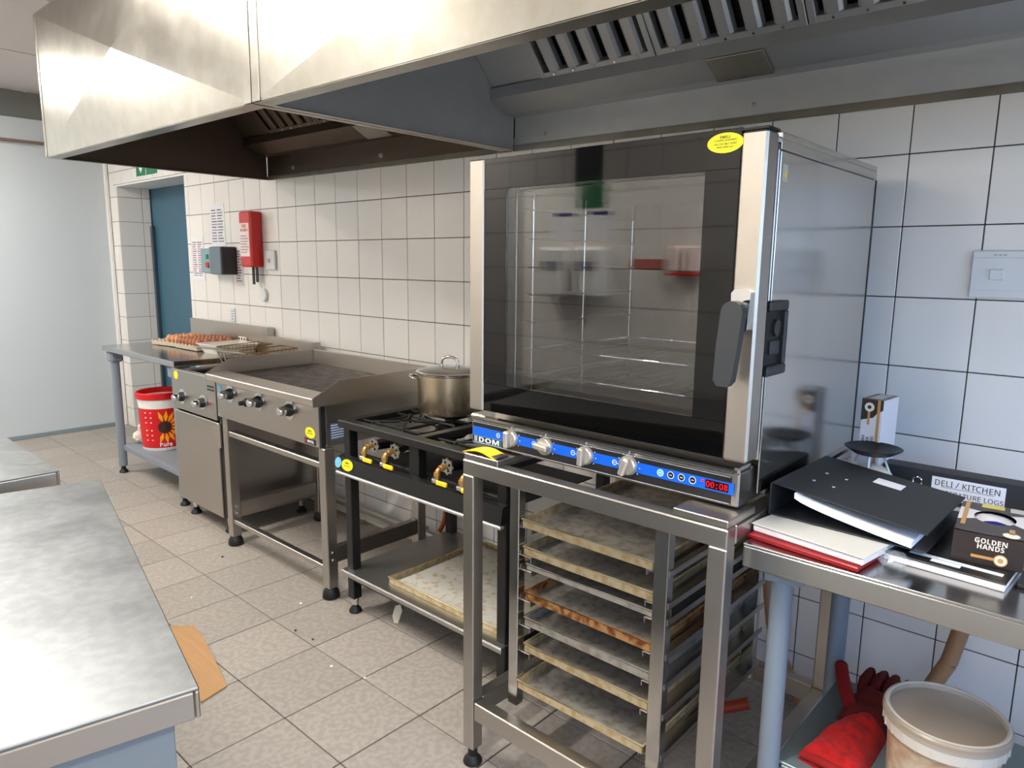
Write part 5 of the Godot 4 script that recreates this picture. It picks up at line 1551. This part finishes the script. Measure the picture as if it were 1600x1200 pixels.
func shelf_items() -> void:
	var Y := 0.3605
	# suede glove: cuff, back of the hand and four fingers under one skin, the thumb apart
	var g := thing("welding_glove", "red suede oven gauntlet lying on the table undershelf", "glove", Vector3(-0.42, Y, 0.6))
	var cuff := [Vector2(-0.485, 0.800), Vector2(-0.41, 0.812), Vector2(-0.352, 0.800), Vector2(-0.350, 0.70), Vector2(-0.350, 0.60), Vector2(-0.36, 0.545), Vector2(-0.435, 0.545), Vector2(-0.462, 0.62), Vector2(-0.478, 0.72)]
	var m := cushion(cuff, 0.042, 0.05, 0.008, 5, 0.35).xf(Transform3D(Basis(), Vector3(0, Y, 0)))
	part("cuff", m, M.suede_red, g)
	part("palm", cushion([Vector2(-0.462, 0.60), Vector2(-0.352, 0.60), Vector2(-0.35, 0.50), Vector2(-0.35, 0.43), Vector2(-0.45, 0.43), Vector2(-0.468, 0.50)], 0.052, 0.045, 0.008, 6, 0.3).xf(Transform3D(Basis(), Vector3(0, Y, 0))), M.suede_dark, g)
	for k in 4:
		var x := -0.447 + 0.029 * k
		var e := 0.385 - 0.012 * sin(k * 1.1)
		part("finger", lump(Vector3(x, Y + 0.034, (e + 0.45) / 2), Vector3(0.0165, 0.028, (0.50 - e) / 2 + 0.005), 3 + k, 0.10, 18), M.suede_dark, g)
	part("thumb", MB.new().tube([Vector3(-0.44, Y + 0.035, 0.57), Vector3(-0.468, Y + 0.048, 0.525), Vector3(-0.492, Y + 0.056, 0.475), Vector3(-0.507, Y + 0.058, 0.435)], 0.0165, 14), M.suede_red2, g)
	part("thumb_tip", lump(Vector3(-0.508, Y + 0.058, 0.433), Vector3(0.0165, 0.0165, 0.018), 8, 0.05, 16), M.suede_dark, g)
	part("cuff_hem", MB.new().tube([Vector3(-0.478, Y + 0.012, 0.795), Vector3(-0.44, Y + 0.020, 0.803), Vector3(-0.40, Y + 0.024, 0.812), Vector3(-0.375, Y + 0.02, 0.807), Vector3(-0.355, Y + 0.012, 0.800)], 0.010, 8), M.suede_red2, g)
	# tub with a clouded lid
	var c := Vector3(-0.222, Y, 0.705)
	var t := thing("plastic_tub", "cloudy plastic tub with ribbed collar and lid on the table undershelf", "tub", c)
	var ti := Basis(Vector3(0.3, 0, 1).normalized(), 0.0)
	part("body", MB.new().lathe([Vector2(0, 0), Vector2(0.094, 0), Vector2(0.099, 0.004), Vector2(0.107, 0.155), Vector2(0.104, 0.155), Vector2(0.096, 0.006), Vector2(0, 0.004)], c, 48, ti), M.tub_plastic, t)
	part("collar", MB.new().lathe([Vector2(0.107, 0.146), Vector2(0.1145, 0.147), Vector2(0.1165, 0.170), Vector2(0.1075, 0.172)], c, 48, ti), M.tub_collar, t)
	for k in 24:
		var a := TAU * k / 24
		part("rib", MB.new().box(0.113, 0.117, 0.148, 0.169, -0.0012, 0.0012, 0, Transform3D(Basis(Vector3.UP, a), c)), M.tub_collar, t)
	var l := part("lid", MB.new().lathe([Vector2(0.118, 0.172), Vector2(0.1195, 0.176), Vector2(0.119, 0.188), Vector2(0.115, 0.192), Vector2(0.109, 0.192), Vector2(0.106, 0.183), Vector2(0.060, 0.1825), Vector2(0, 0.1825)], c, 48, ti), M.lid_plastic, t)
	part("lid_ring", MB.new().lathe([Vector2(0.1155, 0.1935), Vector2(0.1105, 0.1945), Vector2(0.107, 0.1925)], c, 48, ti), M.tub_collar, l)
	# corrugated hoses behind the tables
	for q in [["corrugated_hose", "beige corrugated hose hanging at the tiles behind the side table", [Vector3(-0.285, 0.80, 0.10), Vector3(-0.29, 0.50, 0.09), Vector3(-0.315, 0.36, 0.09), Vector3(-0.37, 0.22, 0.09), Vector3(-0.48, 0.06, 0.10), Vector3(-0.62, 0.024, 0.11)]], ["corrugated_hose", "beige corrugated hose hanging behind the tray rack", [Vector3(-0.845, 0.86, 0.10), Vector3(-0.85, 0.60, 0.10), Vector3(-0.84, 0.40, 0.10), Vector3(-0.79, 0.20, 0.11), Vector3(-0.70, 0.06, 0.11), Vector3(-0.64, 0.024, 0.06)]]]:
		var h := thing(q[0], q[1], "hose", q[2][2])
		var cv := Curve3D.new()
		var ps: Array = q[2]
		for i in ps.size():
			var dv: Vector3 = (ps[mini(i + 1, ps.size() - 1)] - ps[maxi(i - 1, 0)]) * 0.18
			cv.add_point(ps[i], -dv, dv)
		var L := cv.get_baked_length()
		var mb := MB.new()
		var n := int(L / 0.009)
		for i in n:
			mb.cyl(cv.sample_baked(L * i / n), cv.sample_baked(L * (i + 0.5) / n), 0.019, 0.023, 14, false)
			mb.cyl(cv.sample_baked(L * (i + 0.5) / n), cv.sample_baked(L * (i + 1.0) / n), 0.023, 0.019, 14, false)
		part("hose", mb, M.hose_beige, h)

# ---------------------------------------------------------------- work tables in the foreground
func work_tables() -> void:
	var a := Vector3(-2.043, 0, 1.719)
	var e1 := Vector3(1.127, 0, 0.243).normalized()
	var t := thing("work_table", "scratched stainless work table with bare top and grey cabinet body", "table", a, "stainless work tables")
	var b := Basis(e1, Vector3.UP, e1.cross(Vector3.UP))
	t.basis = b
	var L := 1.153
	var D := 0.62
	part("top", bx(0, L, 0.893, 0.899, 0, D, 0.002), M.steel_top, t, true)
	part("front_apron", bx(0, L, 0.852, 0.8925, 0.0, 0.006, 0.002), M.steel_door, t, true)
	part("end_apron", bx(L - 0.006, L, 0.852, 0.8925, 0.007, D, 0.002), M.steel_door, t, true)
	part("end_apron", bx(0, 0.006, 0.852, 0.8925, 0.007, D, 0.002), M.steel_door, t, true)
	part("end_sheet", bx(L - 0.036, L - 0.03, 0.08, 0.851, 0.03, D - 0.02, 0.002), M.cabinet_grey, t, true)
	part("side_sheet", bx(0.03, L - 0.037, 0.08, 0.851, 0.03, 0.036, 0.002), M.cabinet_grey, t, true)
	part("end_sheet", bx(0.03, 0.036, 0.08, 0.851, 0.037, D - 0.02, 0.002), M.cabinet_grey, t, true)
	for x in [0.06, L - 0.07]:
		for z in [0.07, D - 0.07]:
			part("foot", MB.new().cyl(Vector3(x, 0, z), Vector3(x, 0.08, z), 0.025, 0.025, 14), M.rubber, t, true)
	var f := thing("work_table", "second stainless work table beyond the scratched one, end to end with it", "table", Vector3(-2.215, 0, 1.768), "stainless work tables")
	part("top", bx(-1.6, 0, 0.893, 0.899, 0, 0.60, 0.002), M.steel_top, f, true)
	part("front_apron", bx(-1.6, 0, 0.855, 0.8925, 0.0, 0.006, 0.002), M.steel_door, f, true)
	part("end_apron", bx(-0.006, 0, 0.855, 0.8925, 0.007, 0.60, 0.002), M.steel_door, f, true)
	for x in [-1.53, -0.07]:
		for z in [0.07, 0.53]:
			part("leg", MB.new().cyl(Vector3(x, 0.0, z), Vector3(x, 0.892, z), 0.024, 0.024, 16), M.paint_grey, f, true)
	part("undershelf", bx(-1.5, -0.1, 0.25, 0.258, 0.09, 0.51, 0.002), M.galv, f, true)
	# cardboard flap on the floor beside the table
	var c := thing("cardboard_sheet", "bent brown cardboard strip lying on the floor beside the work table", "cardboard", Vector3(-2.5, 0, 1.3))
	var m := MB.new()
	var p0 := Vector3(-2.86, 0.0, 1.30)
	var p1 := Vector3(-2.76, 0.0, 1.205)
	var q0 := Vector3(-2.235, 0.0, 1.415)
	var q1 := Vector3(-2.262, 0.0, 1.312)
	for k in 10:
		var s0 := k / 10.0
		var s1 := (k + 1) / 10.0
		var y0 := 0.006 + 0.022 * sin(s0 * PI)
		var y1 := 0.006 + 0.022 * sin(s1 * PI)
		var A := p0.lerp(q0, s0) + Vector3(0, y0, 0)
		var B := p0.lerp(q0, s1) + Vector3(0, y1, 0)
		var Cc := p1.lerp(q1, s1) + Vector3(0, y1, 0)
		var Dd := p1.lerp(q1, s0) + Vector3(0, y0, 0)
		var dn := Vector3(0, -0.005, 0)
		m.quad(A, B, Cc, Dd)
		m.quad(A + dn, Dd + dn, Cc + dn, B + dn)
		m.quad(A + dn, B + dn, B, A)
		m.quad(Cc + dn, Dd + dn, Dd, Cc)
		if k == 9: m.quad(B + dn, Cc + dn, Cc, B)
		if k == 0: m.quad(Dd + dn, A + dn, A, Dd)
	part("sheet", m, M.cardboard, c)
	var rng := RandomNumberGenerator.new()
	rng.seed = 77
	var px := [Vector3(-2.32, 0, 0.93), Vector3(-2.43, 0, 0.94), Vector3(-3.02, 0, 1.10), Vector3(-2.62, 0, 0.80), Vector3(-3.35, 0, 0.80), Vector3(-1.95, 0, 0.95), Vector3(-2.1, 0, 0.99)]
	for q in px:
		var cr := thing("food_crumb", "tiny food crumb on the floor tiles", "crumb", q, "crumbs on the floor")
		part("crumb", lump(q + Vector3(0, 0.003, 0), Vector3(0.006, 0.003, 0.005) * rng.randf_range(0.7, 1.2), rng.randi() % 100, 0.4, 10), M.box_brown if rng.randf() < 0.6 else M.cream, cr)

# ---------------------------------------------------------------- things on the tiled wall
func notice(label: String, x0: float, x1: float, y0: float, y1: float, blocks: int, cols: int, tone: String) -> void:
	var t := thing("paper_notice", label, "notice", Vector3((x0 + x1) / 2, y0, 0.001), "paper notices on the tiles")
	part("sheet", bx(x0, x1, y0, y1, 0.0005, 0.0016, 0), M.paper, t)
	var rng := RandomNumberGenerator.new()
	rng.seed = blocks * 7 + cols
	var w := (x1 - x0) * 0.86 / cols
	for c in cols:
		for k in blocks:
			var h := (y1 - y0) * 0.82 / blocks
			var y := y1 - (y1 - y0) * 0.10 - h * (k + 0.75)
			var x := x0 + (x1 - x0) * 0.07 + w * c
			part("print_line", bx(x, x + w * rng.randf_range(0.55, 0.93), y, y + h * 0.42, 0.0017, 0.0020, 0), M.ink_red if (tone == "red" and k % 3 == 1) else (M.ink_pale if k % 2 else M.ink_mid), t)

func wall_items() -> void:
	notice("tall white notice of printed tables pinned above the grey starter box", -4.955, -4.75, 1.585, 1.865, 12, 2, "")
	notice("white notice with red lines next to the teal door", -5.28, -5.09, 1.345, 1.652, 16, 2, "red")
	notice("narrow pale blue list hanging left of the fire blanket", -4.628, -4.53, 1.322, 1.582, 12, 1, "red")
	# starter box
	var s := thing("starter_box", "grey starter switch box with green and red buttons on the tiles", "switch box", Vector3(-4.74, 1.39, 0.0))
	part("case", bx(-4.76, -4.60, 1.392, 1.576, 0.0005, 0.105, 0.006), M.dark_plastic, s)
	part("lid", bx(-4.758, -4.602, 1.394, 1.574, 0.1055, 0.118, 0.004), M.box_grey, s)
	part("side_case", bx(-4.93, -4.765, 1.400, 1.565, 0.0005, 0.098, 0.004), M.box_pale, s)
	part("green_button", bx(-4.845, -4.815, 1.495, 1.525, 0.0985, 0.104, 0.002), M.green, s)
	part("red_button", bx(-4.85, -4.81, 1.435, 1.472, 0.0985, 0.106, 0.002), M.red, s)
	# fire blanket
	var f := thing("fire_blanket", "red fire blanket case with white instruction label and black pull straps", "fire blanket", Vector3(-4.31, 1.44, 0.0))
	part("case", bx(-4.395, -4.250, 1.445, 1.792, 0.0005, 0.085, 0.010), M.red, f)
	var l := part("label", bx(-4.386, -4.268, 1.512, 1.720, 0.0852, 0.0860, 0), M.red_label, f)
	text("label_letters", "FIRE", 0.020, M.ink_red, l, face(Vector3(-4.327, 1.700, 0.0862)), "Droid Sans", true)
	text("label_letters", "BLANKET", 0.016, M.ink_red, l, face(Vector3(-4.327, 1.676, 0.0862)), "Droid Sans", true)
	for k in 7: part("label_line", bx(-4.378, -4.30 + 0.012 * (k % 3), 1.535 + 0.017 * k, 1.5405 + 0.017 * k, 0.0861, 0.0864, 0), M.ink_pale, l)
	for x in [-4.345, -4.300]:
		part("strap", MB.new().box(x, x + 0.028, 1.335 if x < -4.32 else 1.35, 1.448, 0.030, 0.036, 0.001), M.rubber, f)
	# switches
	var w := thing("wall_switch", "white single wall switch right of the fire blanket", "switch", Vector3(-4.15, 1.43, 0))
	part("plate", bx(-4.215, -4.095, 1.430, 1.552, 0.0005, 0.016, 0.005), M.switch_white, w)
	part("rocker", bx(-4.178, -4.150, 1.475, 1.500, 0.0165, 0.022, 0.003), M.aged, w)
	var w2 := thing("wall_switch", "wide white wall switch plate on the tiles above the files", "switch", Vector3(-0.32, 1.40, 0))
	part("plate", bx(-0.388, -0.245, 1.402, 1.532, 0.0005, 0.012, 0.005), M.switch_white, w2)
	part("inner_plate", bx(-0.385, -0.25, 1.424, 1.512, 0.0122, 0.0150, 0.002), M.switch_white, w2)
	var rk := MB.new().box(-0.0165, 0.0165, -0.0145, 0.0145, 0, 0.006, 0.002, Transform3D(Basis(Vector3.RIGHT, 0.14), Vector3(-0.326, 1.467, 0.0145)))
	part("rocker", rk, M.switch_white, w2)
	for k in 3: part("plate_mark", bx(-0.338 + 0.011 * k, -0.330 + 0.011 * k, 1.518, 1.5205, 0.0121, 0.0125, 0), M.ink_pale, w2)
	var d := thing("blank_cover", "small round white cover plate below the wall switch", "cover", Vector3(-4.257, 1.268, 0))
	part("disc", MB.new().lathe([Vector2(0.042, 0), Vector2(0.042, 0.012), Vector2(0.037, 0.018), Vector2(0, 0.019)], Vector3(-4.257, 1.268, 0.0005), 28, Basis(Vector3.RIGHT, PI / 2)), M.switch_white, d)
	var n := thing("wall_thermometer", "narrow white strip thermometer on the tiles above the splashback", "thermometer", Vector3(-4.70, 1.07, 0))
	part("strip", bx(-4.728, -4.668, 1.072, 1.162, 0.0005, 0.008, 0.002), M.switch_white, n)
	for k in 4: part("print_line", bx(-4.715, -4.68, 1.085 + 0.018 * k, 1.092 + 0.018 * k, 0.0081, 0.0086, 0), M.ink_pale, n)
	# running man sign over the doorway
	var e := thing("exit_sign", "green and white exit sign above the doorway", "sign", Vector3(-6.0, 2.145, 0))
	part("board", bx(-6.19, -5.80, 2.145, 2.33, 0.0005, 0.006, 0.001), M.green, e)
	part("panel_gap", bx(-6.0, -5.99, 2.145, 2.33, 0.0062, 0.0068, 0), M.print_white, e)
	part("arrow", MB.new().prism([Vector2(-0.02, 0.02), Vector2(0.02, 0.02), Vector2(0.02, -0.02), Vector2(0.045, -0.02), Vector2(0.0, -0.07), Vector2(-0.045, -0.02), Vector2(-0.02, -0.02)], 0.0006, face(Vector3(-6.095, 2.235, 0.0062))), M.print_white, e)
	part("runner", MB.new().prism([Vector2(-0.012, 0.05), Vector2(0.016, 0.05), Vector2(0.02, 0.01), Vector2(0.05, -0.01), Vector2(0.045, -0.02), Vector2(0.01, -0.01), Vector2(0.035, -0.06), Vector2(0.02, -0.062), Vector2(-0.006, -0.02), Vector2(-0.03, -0.055), Vector2(-0.04, -0.045), Vector2(-0.012, 0.0)], 0.0006, face(Vector3(-5.895, 2.24, 0.0062))), M.print_white, e)

# mirrored faintly by the oven glass, on the wall behind the camera
func opposite_wall_items() -> void:
	var z := ZF - 0.001
	for q in [[-2.53, "left white towel dispenser opposite the oven"], [-2.29, "right white towel dispenser opposite the oven"]]:
		var t := thing("towel_dispenser", "white towel dispenser on the wall opposite the oven", "dispenser", Vector3(q[0], 1.3, z), "towel dispensers")
		part("case", bx(q[0] - 0.085, q[0] + 0.085, 1.30, 1.58, z - 0.12, z, 0.02), M.white, t)
		part("window", bx(q[0] - 0.06, q[0] + 0.06, 1.45, 1.50, z - 0.122, z - 0.1205, 0), M.ink_pale, t)
		var p := thing("paper_notice", "white printed notice above a towel dispenser", "notice", Vector3(q[0], 1.62, z), "notices opposite the oven")
		part("sheet", bx(q[0] - 0.085, q[0] + 0.085, 1.62, 1.78, z - 0.0015, z - 0.0005, 0), M.paper, p)
		part("heading", bx(q[0] - 0.07, q[0] + 0.07, 1.75, 1.77, z - 0.0022, z - 0.0016, 0), M.glove_blue, p)
	var g := thing("green_poster", "green poster on the tiles opposite the oven", "poster", Vector3(-2.35, 1.80, z))
	part("sheet", bx(-2.44, -2.26, 1.79, 2.15, z - 0.0015, z - 0.0005, 0), M.poster_green, g)
	part("heading", bx(-2.44, -2.26, 1.95, 2.15, z - 0.0022, z - 0.0016, 0), M.ink, g)
	var r := thing("red_sign", "narrow red sign strip on the tiles opposite the oven", "sign", Vector3(-1.98, 1.47, z))
	part("board", bx(-2.08, -1.88, 1.465, 1.515, z - 0.0035, z - 0.0005, 0.0005), M.sign_red, r)
	for x in [-1.79, -1.70]:
		var b := thing("soap_bottle", "red capped clear dispenser opposite the oven", "dispenser", Vector3(x, 1.45, z), "soap dispensers opposite the oven")
		part("case", bx(x - 0.035, x + 0.035, 1.45, 1.58, z - 0.07, z - 0.001, 0.01), M.red_label, b)
		part("base", bx(x - 0.037, x + 0.037, 1.435, 1.4495, z - 0.072, z - 0.001, 0.004), M.red, b)
